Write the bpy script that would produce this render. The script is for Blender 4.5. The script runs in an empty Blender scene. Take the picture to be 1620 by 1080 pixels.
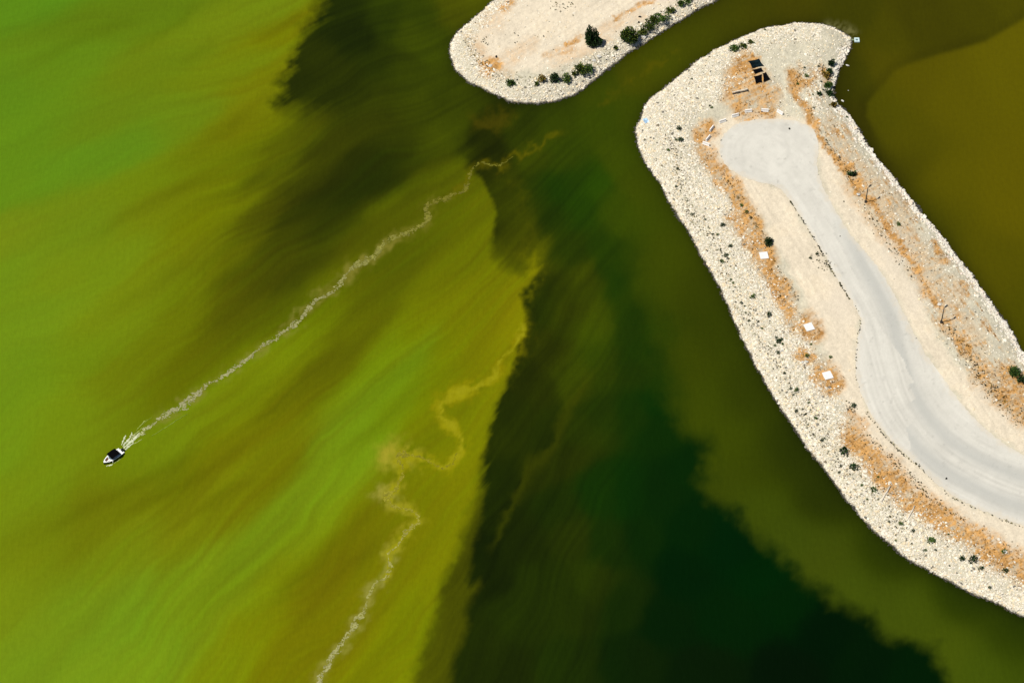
import bpy, math, random
import numpy as np
from mathutils import Vector

# ------------------------------------------------------------------ camera, sky, sun, exposure
scene = bpy.context.scene
COL = scene.collection
TILT = math.radians(38.0)          # camera axis from straight down
DIST = 600.0                       # metres from camera to the point looked at
MPP = 0.14                         # metres per photo pixel at that point
FPX = DIST / MPP
CAM = np.array([0.0, -DIST * math.sin(TILT), DIST * math.cos(TILT)])
FWD = np.array([0.0, math.sin(TILT), -math.cos(TILT)])
UPV = np.array([0.0, math.cos(TILT), math.sin(TILT)])

cam_data = bpy.data.cameras.new("camera")
cam_data.sensor_fit = 'HORIZONTAL'
cam_data.sensor_width = 36.0
cam_data.lens = 36.0 * FPX / 1620.0
cam_data.clip_start = 1.0
cam_data.clip_end = 20000.0
cam = bpy.data.objects.new("camera", cam_data)
cam.location = CAM
cam.rotation_euler = (TILT, 0, 0)
COL.objects.link(cam)
scene.camera = cam

SUN_EL = math.radians(62.0)
SUN_AZ = np.array([-0.94, -0.30]); SUN_AZ /= np.linalg.norm(SUN_AZ)
sun_dir = Vector((SUN_AZ[0] * math.cos(SUN_EL), SUN_AZ[1] * math.cos(SUN_EL), math.sin(SUN_EL)))

world = bpy.data.worlds.new("World")
scene.world = world
world.use_nodes = True
wn = world.node_tree
bg = wn.nodes["Background"]
sky = wn.nodes.new("ShaderNodeTexSky")
sky.sky_type = 'NISHITA'
sky.sun_disc = False
sky.sun_elevation = SUN_EL
sky.sun_rotation = math.atan2(sun_dir.x, sun_dir.y)
sky.altitude = 1300
wn.links.new(sky.outputs[0], bg.inputs[0])
bg.inputs[1].default_value = 0.055

sl = bpy.data.lights.new("sun", 'SUN')
sl.energy = 4.6
sl.angle = math.radians(0.5)
sl.color = (1.0, 0.955, 0.88)
so = bpy.data.objects.new("sun", sl)
so.rotation_euler = sun_dir.to_track_quat('Z', 'Y').to_euler()
so.location = sun_dir * 400
COL.objects.link(so)

scene.view_settings.view_transform = 'Standard'
scene.view_settings.look = 'None'
scene.view_settings.gamma = 1.0
scene.view_settings.exposure = 0.25
scene.view_settings.use_curve_mapping = False
scene.cycles.max_bounces = 4
scene.cycles.diffuse_bounces = 2

LAND = 0.61     # photo colour (linear) to albedo, dry land
ALB = 0.55      # photo colour (linear) to albedo

rng = np.random.default_rng(7)
random.seed(7)

# ------------------------------------------------------------------ helpers
def project(x, y, z):
    rx, ry, rz = x - CAM[0], y - CAM[1], z - CAM[2]
    dep = ry * FWD[1] + rz * FWD[2]
    up = ry * UPV[1] + rz * UPV[2]
    return 810 + FPX * rx / dep, 540 - FPX * up / dep

def unproject(u, v, z=0.0):
    u = np.asarray(u, float); v = np.asarray(v, float)
    dx = u - 810; dy = 540 - v
    d1 = FWD[1] * FPX + UPV[1] * dy
    d2 = FWD[2] * FPX + UPV[2] * dy
    t = (z - CAM[2]) / d2
    return CAM[0] + dx * t, CAM[1] + d1 * t

def lin(c):
    c = np.asarray(c, float) / 255.0
    return np.where(c <= 0.04045, c / 12.92, ((c + 0.055) / 1.055) ** 2.4)

def rgb(r, g, b, k=ALB):
    l = lin([r, g, b]) * k
    return (float(l[0]), float(l[1]), float(l[2]), 1.0)

def _hash(ix, iy, seed):
    h = (ix.astype(np.int64) * 374761393 + iy.astype(np.int64) * 668265263 + seed * 974634777) & 0xFFFFFFFF
    h = ((h ^ (h >> 13)) * 1274126177) & 0xFFFFFFFF
    h = ((h ^ (h >> 16)) * 2246822519) & 0xFFFFFFFF
    return ((h ^ (h >> 15)) & 0xFFFFFF).astype(np.float32) / float(0xFFFFFF)

def vnoise(x, y, seed=0):
    xi = np.floor(x); yi = np.floor(y)
    fx = x - xi; fy = y - yi
    fx = fx * fx * fx * (fx * (fx * 6 - 15) + 10); fy = fy * fy * fy * (fy * (fy * 6 - 15) + 10)
    a = _hash(xi, yi, seed); b = _hash(xi + 1, yi, seed)
    c = _hash(xi, yi + 1, seed); d = _hash(xi + 1, yi + 1, seed)
    return (a * (1 - fx) + b * fx) * (1 - fy) + (c * (1 - fx) + d * fx) * fy

def fbm(x, y, seed=0, octv=4, gain=0.5):
    """roughly -1..1"""
    s = 0; a = 1.0; n = 0
    ca, sa = math.cos(0.6), math.sin(0.6)
    for o in range(octv):
        s = s + a * (vnoise(x, y, seed + o * 17) * 2 - 1); n += a
        a *= gain
        x, y = (x * ca - y * sa) * 2.03 + 11.3, (x * sa + y * ca) * 2.03 + 5.7
    return s / n * 1.6

def sstep(a, b, x):
    t = np.clip((x - a) / (b - a), 0, 1)
    return t * t * (3 - 2 * t)

def seg_dist(px, py, pts, closed=False):
    """distance to a polyline, and arc parameter (0..1) of the closest point"""
    pts = np.asarray(pts, float)
    if closed: pts = np.vstack([pts, pts[:1]])
    L = np.hypot(*(pts[1:] - pts[:-1]).T); cum = np.concatenate([[0], np.cumsum(L)])
    best = np.full(px.shape, 1e18); par = np.zeros(px.shape)
    for i in range(len(pts) - 1):
        ax, ay = pts[i]; bx, by = pts[i + 1]
        dx, dy = bx - ax, by - ay
        l2 = dx * dx + dy * dy
        if l2 < 1e-12: continue
        t = np.clip(((px - ax) * dx + (py - ay) * dy) / l2, 0, 1)
        d = (px - ax - t * dx) ** 2 + (py - ay - t * dy) ** 2
        m = d < best
        best = np.where(m, d, best)
        par = np.where(m, (cum[i] + t * L[i]) / cum[-1], par)
    return np.sqrt(best), par

def inside(px, py, pts):
    pts = np.asarray(pts, float)
    r = np.zeros(px.shape, bool)
    n = len(pts); j = n - 1
    for i in range(n):
        xi, yi = pts[i]; xj, yj = pts[j]
        if yi != yj:
            c = ((yi > py) != (yj > py)) & (px < (xj - xi) * (py - yi) / (yj - yi) + xi)
            r ^= c
        j = i
    return r

def sdist(px, py, pts):
    """signed distance to a polygon, positive inside"""
    d, _ = seg_dist(px, py, pts, True)
    return np.where(inside(px, py, pts), d, -d)

def smooth_poly(pts, n=4, closed=True):
    pts = np.asarray(pts, float); N = len(pts); out = []
    rngi = range(N) if closed else range(N - 1)
    for i in rngi:
        if closed:
            p0, p1, p2, p3 = pts[i - 1], pts[i], pts[(i + 1) % N], pts[(i + 2) % N]
        else:
            p0, p1, p2, p3 = pts[max(i - 1, 0)], pts[i], pts[i + 1], pts[min(i + 2, N - 1)]
        for k in range(n):
            t = k / n
            out.append(0.5 * ((2 * p1) + (-p0 + p2) * t + (2 * p0 - 5 * p1 + 4 * p2 - p3) * t * t + (-p0 + 3 * p1 - 3 * p2 + p3) * t ** 3))
    if not closed: out.append(pts[-1])
    return np.array(out)

def to_world(pts, z=0.0):
    pts = np.asarray(pts, float)
    x, y = unproject(pts[:, 0], pts[:, 1], z)
    return np.stack([x, y], 1)

def mesh_np(name, co, faces, mat=None, color=None, smooth=False):
    """mesh from numpy arrays; all faces the same size"""
    me = bpy.data.meshes.new(name)
    n = len(co); m, k = faces.shape
    me.vertices.add(n); me.loops.add(m * k); me.polygons.add(m)
    me.vertices.foreach_set("co", np.ascontiguousarray(co, dtype=np.float32).ravel())
    me.loops.foreach_set("vertex_index", np.ascontiguousarray(faces, dtype=np.int32).ravel())
    me.polygons.foreach_set("loop_start", np.arange(0, m * k, k, dtype=np.int32))
    me.polygons.foreach_set("loop_total", np.full(m, k, dtype=np.int32))
    me.polygons.foreach_set("use_smooth", np.full(m, smooth, dtype=bool))
    me.update(calc_edges=True)
    if color is not None:
        ca = me.color_attributes.new("tint", 'FLOAT_COLOR', 'POINT')
        c4 = np.ones((n, 4), dtype=np.float32); c4[:, :3] = color
        ca.data.foreach_set("color", c4.ravel())
    if mat: me.materials.append(mat)
    return me

def link(name, me, parent=None, loc=None, rot=None):
    o = bpy.data.objects.new(name, me)
    COL.objects.link(o)
    if parent is not None: o.parent = parent
    if loc is not None: o.location = loc
    if rot is not None: o.rotation_euler = rot
    return o

def tag(o, label=None, cat=None, group=None, kind=None):
    if label: o["label"] = label
    if cat: o["category"] = cat
    if group: o["group"] = group
    if kind: o["kind"] = kind
    return o

def empty(name, loc, rz=0.0):
    o = bpy.data.objects.new(name, None)
    o.empty_display_size = 0.3
    o.location = loc; o.rotation_euler = (0, 0, rz)
    COL.objects.link(o)
    return o

class MB:
    """collects shapes into one mesh"""
    def __init__(s): s.v = []; s.f = []
    def add(s, verts, faces):
        b = len(s.v); s.v += [tuple(map(float, q)) for q in verts]; s.f += [tuple(b + i for i in f) for f in faces]
    def box(s, x0, x1, y0, y1, z0, z1, ch=0.0):
        if ch <= 0:
            s.add([(x0,y0,z0),(x1,y0,z0),(x1,y1,z0),(x0,y1,z0),(x0,y0,z1),(x1,y0,z1),(x1,y1,z1),(x0,y1,z1)],
                  [(3,2,1,0),(4,5,6,7),(0,1,5,4),(1,2,6,5),(2,3,7,6),(3,0,4,7)])
        else:
            r = [(x0,y0,z0),(x1,y0,z0),(x1,y1,z0),(x0,y1,z0),(x0,y0,z1-ch),(x1,y0,z1-ch),(x1,y1,z1-ch),(x0,y1,z1-ch),
                 (x0+ch,y0+ch,z1),(x1-ch,y0+ch,z1),(x1-ch,y1-ch,z1),(x0+ch,y1-ch,z1)]
            s.add(r, [(3,2,1,0),(8,9,10,11),(0,1,5,4),(1,2,6,5),(2,3,7,6),(3,0,4,7),(4,5,9,8),(5,6,10,9),(6,7,11,10),(7,4,8,11)])
    def tube(s, pts, radii, n=8, cap=True):
        pts = [Vector(p) for p in pts]; rings = []
        for i, p in enumerate(pts):
            d = (pts[min(i+1,len(pts)-1)] - pts[max(i-1,0)]).normalized()
            a = d.orthogonal().normalized(); b = d.cross(a)
            r = radii[i] if hasattr(radii, '__len__') else radii
            rings.append([p + (a*math.cos(2*math.pi*k/n) + b*math.sin(2*math.pi*k/n))*r for k in range(n)])
        vs = [q for R in rings for q in R]; fs = []
        for i in range(len(pts)-1):
            for k in range(n):
                fs.append((i*n+k, i*n+(k+1)%n, (i+1)*n+(k+1)%n, (i+1)*n+k))
        if cap:
            fs.append(tuple(range(n-1,-1,-1))); fs.append(tuple((len(pts)-1)*n+k for k in range(n)))
        s.add(vs, fs)
    def build(s, name, mat, parent=None, loc=None, rot=None, smooth=False):
        me = bpy.data.meshes.new(name); me.from_pydata(s.v, [], s.f); me.update()
        if smooth: me.polygons.foreach_set("use_smooth", [True]*len(me.polygons))
        me.materials.append(mat)
        return link(name, me, parent, loc, rot)

def new_mat(name):
    m = bpy.data.materials.new(name); m.use_nodes = True
    nt = m.node_tree
    return m, nt, nt.nodes["Principled BSDF"]

def tint_mat(name, noise=(6.0, 0.25), rough=0.9, bump=0.0, bump_scale=8.0, spec=0.3, extra=None):
    """colour attribute times node noise"""
    m, nt, bs = new_mat(name)
    at = nt.nodes.new("ShaderNodeVertexColor"); at.layer_name = "tint"
    tc = nt.nodes.new("ShaderNodeTexCoord")
    nz = nt.nodes.new("ShaderNodeTexNoise"); nz.inputs["Scale"].default_value = noise[0]; nz.inputs["Detail"].default_value = 4; nz.inputs["Roughness"].default_value = 0.65
    nt.links.new(tc.outputs["Object"], nz.inputs["Vector"])
    mr = nt.nodes.new("ShaderNodeMapRange"); mr.inputs[1].default_value = 0.25; mr.inputs[2].default_value = 0.75
    mr.inputs[3].default_value = 1 - noise[1]; mr.inputs[4].default_value = 1 + noise[1]
    nt.links.new(nz.outputs["Fac"], mr.inputs[0])
    mx = nt.nodes.new("ShaderNodeVectorMath"); mx.operation = 'SCALE'
    nt.links.new(at.outputs["Color"], mx.inputs[0]); nt.links.new(mr.outputs[0], mx.inputs["Scale"])
    nt.links.new(mx.outputs[0], bs.inputs["Base Color"])
    bs.inputs["Roughness"].default_value = rough
    bs.inputs["Specular IOR Level"].default_value = spec
    if bump > 0:
        n2 = nt.nodes.new("ShaderNodeTexNoise"); n2.inputs["Scale"].default_value = bump_scale; n2.inputs["Detail"].default_value = 5
        nt.links.new(tc.outputs["Object"], n2.inputs["Vector"])
        bp = nt.nodes.new("ShaderNodeBump"); bp.inputs["Distance"].default_value = bump; bp.inputs["Strength"].default_value = 1.0
        nt.links.new(n2.outputs["Fac"], bp.inputs["Height"]); nt.links.new(bp.outputs[0], bs.inputs["Normal"])
    return m

def plain_mat(name, col, rough=0.6, noise=(5.0, 0.12), spec=0.4, metal=0.0):
    m, nt, bs = new_mat(name)
    tc = nt.nodes.new("ShaderNodeTexCoord")
    nz = nt.nodes.new("ShaderNodeTexNoise"); nz.inputs["Scale"].default_value = noise[0]; nz.inputs["Detail"].default_value = 5
    nt.links.new(tc.outputs["Object"], nz.inputs["Vector"])
    rp = nt.nodes.new("ShaderNodeValToRGB")
    a, b = noise[1], noise[1]
    rp.color_ramp.elements[0].position = 0.3; rp.color_ramp.elements[1].position = 0.7
    rp.color_ramp.elements[0].color = tuple(c * (1 - a) for c in col[:3]) + (1,)
    rp.color_ramp.elements[1].color = tuple(min(1, c * (1 + b)) for c in col[:3]) + (1,)
    nt.links.new(nz.outputs["Fac"], rp.inputs[0]); nt.links.new(rp.outputs[0], bs.inputs["Base Color"])
    bs.inputs["Roughness"].default_value = rough; bs.inputs["Specular IOR Level"].default_value = spec
    bs.inputs["Metallic"].default_value = metal
    return m

# ------------------------------------------------------------------ outlines (traced as photo pixels, then laid on the ground)
PEN = [(1620,976),(1590,964),(1560,950),(1530,936),(1500,921),(1475,908),(1450,893),(1430,878),(1410,862),(1390,844),(1370,825),(1352,805),
       (1335,785),(1318,762),(1300,738),(1285,718),(1270,700),(1250,668),(1225,630),(1200,587),(1180,545),(1160,505),(1140,460),
       (1115,415),(1090,370),(1062,325),(1040,285),(1020,255),(1010,232),(1004,210),(1012,190),(1020,170),(1034,154),(1050,140),(1085,112),
       (1120,88),(1150,70),(1190,53),(1225,43),(1265,38),(1300,39),(1322,45),(1340,56),(1347,66),(1345,80),(1338,95),(1330,106),(1323,125),
       (1320,142),(1325,160),(1335,175),(1350,195),(1370,225),(1400,265),(1430,302),(1460,340),(1480,362),(1500,385),(1530,425),
       (1560,465),(1590,510),(1610,545),(1622,568),(1660,625),(1720,680),(1850,740),(2020,775),(2300,800),(2300,1160),(2000,1095),(1800,1035),(1700,1005)]
ISL = [(1135,0),(1115,10),(1085,28),(1060,43),(1040,56),(1020,68),(985,92),(950,118),(925,138),(900,153),(870,161),(835,164),(808,162),
       (790,155),(765,143),(740,128),(722,112),(713,94),(711,78),(716,62),(730,45),(750,28),(770,12),(785,0),(825,-28),(890,-72),
       (1000,-140),(1200,-250),(1420,-330),(1500,-240),(1340,-118),(1210,-42)]
ROAD = [(1195,189),(1215,188),(1250,190),(1275,197),(1290,212),(1295,235),(1293,260),(1300,290),(1320,330),(1345,370),(1375,405),(1400,440),
        (1425,485),(1445,525),(1465,560),(1490,595),(1515,630),(1545,665),(1580,695),(1620,720),(1700,752),(1850,790),(2100,815),(2250,830),
        (2250,930),(2100,920),(1850,890),(1700,856),(1620,831),(1590,822),(1550,805),(1510,785),(1470,755),(1430,715),(1400,685),(1375,650),
        (1358,610),(1353,570),(1358,530),(1362,507),(1352,482),(1330,450),(1305,405),(1280,365),(1262,335),(1245,310),(1232,298),(1215,291),
        (1195,287),(1175,280),(1155,268),(1142,252),(1138,235),(1142,218),(1155,203),(1175,193)]
LAND_Z = 1.9
PENW = to_world(smooth_poly(PEN, 3)); ISLW = to_world(smooth_poly(ISL, 3))
ROADW = to_world(smooth_poly(ROAD, 3), LAND_Z)

def land_smooth(d):
    return np.where(d > 0, LAND_Z * (1 - np.exp(-np.maximum(d, 0) / 2.8)), d * 0.45)

def coast_d(x, y, poly):
    wx = 0.6 * fbm(x * 0.16, y * 0.16, 51, 3) + 0.22 * fbm(x * 0.9, y * 0.9, 52, 2)
    wy = 0.6 * fbm(x * 0.16, y * 0.16, 61, 3) + 0.22 * fbm(x * 0.9, y * 0.9, 62, 2)
    return sdist(x + wx * 0.55, y + wy * 0.55, poly)

def land_z(x, y, poly=None):
    """smooth ground height at a point"""
    x = np.atleast_1d(np.asarray(x, float)); y = np.atleast_1d(np.asarray(y, float))
    d = np.maximum(coast_d(x, y, PENW), coast_d(x, y, ISLW)) if poly is None else coast_d(x, y, poly)
    return land_smooth(d)

def at(u, v):
    """ground points under photo pixels"""
    u = np.atleast_1d(np.asarray(u, float)); v = np.atleast_1d(np.asarray(v, float))
    z = np.full(u.shape, 1.5)
    for _ in range(4):
        x, y = unproject(u, v, z); z = np.maximum(land_z(x, y), 0)
    return x, y, z

def at1(u, v):
    x, y, z = at(u, v); return Vector((float(x[0]), float(y[0]), float(z[0])))

# ------------------------------------------------------------------ water
FOC = np.array([1500.0, -300.0])     # the streaks of algae fan out from here (photo pixels)
WAKE = [(197,708),(215,690),(240,672),(265,655),(287,642),(305,628),(325,610),(350,597),(375,580),(395,566),(415,547),(435,535),(450,523),
        (468,512),(480,498),(500,475),(520,466),(538,450),(545,437),(565,420),(590,407),(600,395),(610,383),(630,372),(645,368),(670,355),
        (678,343),(675,330),(685,318),(705,315),(720,305),(735,300),(740,285),(745,268),(760,258),(790,262),(812,250),(830,240),(860,225),(885,212),(905,190)]
SCUM = [(501,1085),(511,1062),(524,1041),(538,1021),(558,996),(563,982),(575,967),(582,942),(592,925),(609,913),(619,893),(611,876),(625,868),(641,844),(661,820),
        (650,806),(622,800),(612,785),(631,766),(636,741),(631,719),(666,724),(705,739),(725,717),(732,697),(720,677),(700,663),(695,643),
        (720,623),(754,614),(784,594),(793,565),(813,550),(828,515)]

R1 = """0,0,92,135,22 0,150,97,135,22 60,220,98,138,22 0,300,100,138,22 100,100,100,135,20 200,30,98,125,15 150,200,105,130,18 250,100,105,128,15
330,50,112,132,15 420,20,110,130,15 450,60,118,122,0 480,20,112,112,0 380,100,112,130,12 300,180,108,135,18 200,230,98,138,24 120,260,98,140,24
250,280,112,135,12 320,250,112,122,5 380,200,112,115,3 420,160,122,128,5 430,120,118,122,3 420,210,110,118,0 100,340,112,135,18 150,360,112,138,20
0,380,118,138,20 240,330,115,130,10 300,310,110,118,3 350,280,112,120,2 390,250,112,125,5 430,200,105,112,0 440,230,85,90,0 420,270,85,92,0
0,450,113,142,22 50,500,112,142,22 0,600,112,142,22 100,430,118,140,18 180,420,115,140,18 330,350,112,120,0 300,400,112,120,5 250,450,115,132,12
200,500,118,138,15 130,560,115,138,15 60,600,112,142,20 300,450,112,128,6 350,420,92,95,0 280,520,108,120,5 240,560,108,115,5 180,600,112,122,8
310,560,100,105,0 100,660,118,140,15 0,700,114,142,20 500,230,50,55,0 560,200,58,64,0 600,240,40,48,0 470,300,55,60,0 520,300,38,45,0 580,290,36,46,0
640,240,42,50,0 420,340,78,80,0 450,380,60,65,0 500,360,45,52,0 540,350,48,56,0 420,440,72,75,0 470,430,60,66,0 370,480,85,88,0 400,500,90,98,0
440,480,82,90,0 680,240,65,75,0 660,290,70,78,0 620,330,85,92,0 700,300,82,90,0 560,390,80,86,0 510,440,95,102,0 480,200,75,80,0 520,190,62,68,0
740,290,88,95,0 760,330,100,106,0 700,360,92,100,0 650,400,80,90,0 600,420,82,90,0 600,460,88,95,0 560,480,90,95,0 520,500,105,115,0 480,540,112,128,5
430,570,118,135,8 560,540,98,102,0 520,580,95,98,0 450,640,105,108,0 400,620,112,125,5 350,660,115,128,6 300,680,118,138,12 250,720,118,138,12
720,420,105,112,0 760,400,105,112,0 700,480,112,118,0 650,520,112,120,0 740,500,118,122,0 780,470,112,115,0 800,520,125,125,0 600,560,115,135,8
650,580,112,140,15 580,620,115,140,15 540,680,115,142,18 620,640,112,132,8 700,560,115,122,0 760,560,118,118,0 790,580,122,122,0 680,640,115,125,0
740,640,112,118,0 770,620,122,125,0 400,680,110,115,3 350,720,112,115,2 300,760,108,112,2 220,780,112,118,5 150,820,112,118,6 60,870,115,130,10
420,720,115,120,4 380,760,120,130,6 330,800,115,122,5 450,740,108,108,0 390,780,112,115,2 300,840,115,125,8 200,870,118,135,12 0,800,118,140,16
0,950,120,142,18 100,980,118,144,22 50,1060,116,146,24 160,1000,114,144,24 180,960,116,144,22 300,920,118,142,18 250,1050,118,146,22 420,850,116,143,18
480,780,116,143,18 350,950,120,142,15 540,760,118,145,18 500,840,118,142,14 440,920,122,135,6 400,1000,122,130,3 350,1060,122,138,8 560,820,118,125,3
600,800,112,112,0 560,880,105,105,0 500,960,112,112,0 450,1030,118,120,0 520,920,110,110,0 620,900,118,120,0 680,800,118,122,0 700,720,118,125,0
730,760,122,128,0 640,960,118,127,0 600,1040,122,128,0 560,1000,118,118,0 660,1000,120,128,0 640,740,112,118,0 690,880,122,125,0 600,290,34,43,0 560,315,36,45,0 640,270,40,49,0 680,210,50,59,0 540,370,52,60,0 480,340,44,51,0 520,405,66,74,0 610,250,36,45,0 440,400,62,67,0 400,430,74,78,0"""
R2 = """520,20,32,42,0 560,60,30,40,0 520,100,42,50,0 480,130,38,46,0 460,160,40,48,0 500,160,40,48,0 600,100,40,50,0 560,150,40,48,0 620,30,45,58,0
650,50,62,74,0 640,120,50,60,0 680,20,52,65,0 720,10,75,80,0 760,0,82,88,0 690,80,58,70,0 660,180,60,70,0 600,170,50,58,0 700,140,52,62,0 740,160,58,68,0
720,200,60,70,0 700,230,66,76,0 640,200,58,66,0 780,190,38,46,0 780,230,30,36,0 830,200,45,56,0 880,190,52,65,0 950,140,60,72,0 1000,120,70,75,0
1050,90,68,74,0 1100,50,66,70,0 1150,20,66,68,0 1200,10,66,66,0 1250,0,68,66,0 850,240,55,66,0 960,190,55,70,0 1000,180,60,72,0 900,250,50,66,0
980,250,58,72,0 775,270,38,44,0 800,290,50,58,0 820,310,56,64,0 800,340,54,62,0 790,370,35,42,0 820,350,60,68,0 835,370,64,70,0 800,400,74,80,0
830,402,66,72,0 815,415,84,90,0 845,412,84,88,0 800,380,60,66,0 850,300,40,55,0 880,300,28,55,0 870,350,32,50,0 900,400,38,54,0 860,450,30,40,0 840,480,32,40,0 870,480,40,50,0 920,330,34,60,0
950,300,40,68,0 910,290,34,58,0 980,330,52,70,0 1010,300,60,72,0 920,450,58,68,0 940,520,60,70,0 900,500,52,58,0 870,560,45,48,0 830,580,38,42,0
850,620,38,42,0 910,600,55,62,0 950,580,48,60,0 820,650,36,42,0 790,700,40,46,0 960,400,36,58,0 970,450,30,54,0 1010,500,26,50,2 1030,560,24,50,2 1045,630,8,44,4 985,520,34,54,2 1000,580,32,50,2
1020,560,30,54,3 1040,520,30,58,2 1020,470,50,66,0 1050,450,58,70,0 1080,420,64,74,0 1060,600,20,52,3 1080,560,45,62,0 1100,600,60,70,0 1000,650,22,46,3
1050,680,14,42,3 1090,740,8,37,4 950,650,36,50,0 920,680,42,52,0 880,680,36,44,0 900,720,40,46,0 850,740,40,46,0 800,740,30,38,0 780,800,32,40,0
880,800,30,42,0 820,860,30,38,0 900,850,38,46,0 760,860,22,30,0 770,900,26,34,0 850,920,34,44,0 950,780,20,44,2 1000,780,12,42,4
1050,780,9,36,4 1100,840,5,33,4 1020,850,12,38,3 960,860,24,42,0 1150,860,2,32,6 1080,900,3,30,4 1200,900,2,34,4 980,950,22,40,0 900,960,34,44,0
940,920,40,50,0 820,980,34,44,0 760,1020,32,40,0 800,1060,30,38,0 900,1050,28,40,0 1000,1040,14,32,2 1050,980,6,30,3 1150,980,4,32,3 1250,960,3,32,3
1300,1000,2,22,2 1250,1060,4,20,2 1380,1040,3,24,2 1440,1070,3,28,3 1120,1060,8,26,2 1350,20,64,64,0 1400,60,72,70,0 1450,30,66,64,0 1550,10,70,68,0
1600,5,74,72,0 1390,110,76,72,0 1500,70,66,64,0 1360,130,64,64,0 1345,150,56,56,0 1350,180,60,58,0 1060,250,60,72,0 1100,300,60,70,0"""
R3 = """1110,640,60,72,0 1150,700,60,72,2 1150,760,58,70,4 1200,800,62,76,6 1200,740,55,66,0 1260,860,62,76,8 1300,880,64,76,8 1350,930,64,78,8
1400,960,64,78,8 1450,990,66,80,8 1500,1020,70,84,8 1560,1060,66,82,8 1600,1020,50,64,2 1240,720,42,52,0 1180,620,50,60,0 1120,520,52,62,0
1080,400,62,72,0 1060,360,60,72,0 1100,440,55,64,0 1300,790,42,52,0 1400,880,44,56,0 1520,950,42,56,0 1620,1000,38,52,0 1620,1070,60,76,6 1080,560,58,68,0 1040,420,60,72,0 1020,330,60,73,0"""
R4 = """1400,180,80,78,0 1450,130,86,80,0 1500,150,92,86,0 1600,100,96,90,0 1500,300,92,86,0 1600,300,95,88,0 1430,220,84,80,0 1560,440,84,80,0 1620,500,78,76,0
1480,330,76,74,0 1420,260,70,68,0 1380,190,72,70,0 1700,300,95,88,0"""
def ctl(s):
    a = np.array([[float(q) for q in w.split(',')] for w in s.split()])
    return a[:, :2], lin(a[:, 2:])

def polar(u, v):
    dx, dy = u - FOC[0], v - FOC[1]
    return np.arctan2(dy, dx) * 1300.0, np.hypot(dx, dy)

def rbf(u, v, table, s1, s2, aniso=True):
    p, c = ctl(table)
    if aniso:
        a, r = polar(u, v); pa, pr = polar(p[:, 0], p[:, 1])
    else:
        a, r, pa, pr = u, v, p[:, 0], p[:, 1]
    W = np.full(u.shape, 1e-9, np.float32); out = np.zeros(u.shape + (3,), np.float32)
    a = a.astype(np.float32); r = r.astype(np.float32)
    mean = c.mean(0)
    out += (mean * 1e-9).astype(np.float32)
    for i in range(len(p)):
        q = ((a - pa[i]) / s1) ** 2 + ((r - pr[i]) / s2) ** 2
        w = 1.0 / (1.0 + q) ** 4 + 1e-5 / (1.0 + q)
        W += w
        for k in range(3): out[..., k] += w * c[i, k]
    return out / W[..., None]

# sharp fronts between water masses
FRONT = [(508,-60),(506,5),(497,25),(476,60),(464,95),(468,108),(446,136),(458,146),(432,166),(441,176),(470,178),(520,185),(600,205),(680,235),(741,262),
         (763,290),(780,312),(782,336),(777,373),(777,404),(797,426),(822,437),(862,420),(837,447),(822,466),(828,494),(834,522),(818,543),(811,565),
         (798,609),(779,668),(764,722),(759,776),(739,844),(715,903),(695,962),(671,1041),(656,1090),(640,1160),(2400,1160),(2400,-60)]
STRIP = [(756,790),(739,844),(715,903),(695,962),(671,1041),(656,1090),(640,1160),(705,1160),(716,1080),(722,1034),(733,1015),(742,985),(738,970),(752,945),(766,912),(740,925),(748,880),(757,850),(765,800)]
BAND = [(985,300),(1020,420),(1048,520),(1062,600),(1069,644),(1085,682),(1116,692),(1122,730),(1118,778),(1144,796),(1170,805),(1178,834),(1224,871),(1269,911),(1322,947),(1376,973),
        (1404,1004),(1440,1014),(1474,1024),(1482,1050),(1502,1085),(1530,1160),(2400,1160),(2400,900),(1400,700),(1180,400),(1030,215)]
HARB = [(1760,-40),(1620,32),(1560,66),(1500,83),(1460,95),(1420,115),(1390,145),(1374,165),(1372,185),(1382,205),(1395,235),(1430,300),(1500,400),(1620,620),(2400,900),(2400,-40)]

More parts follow.
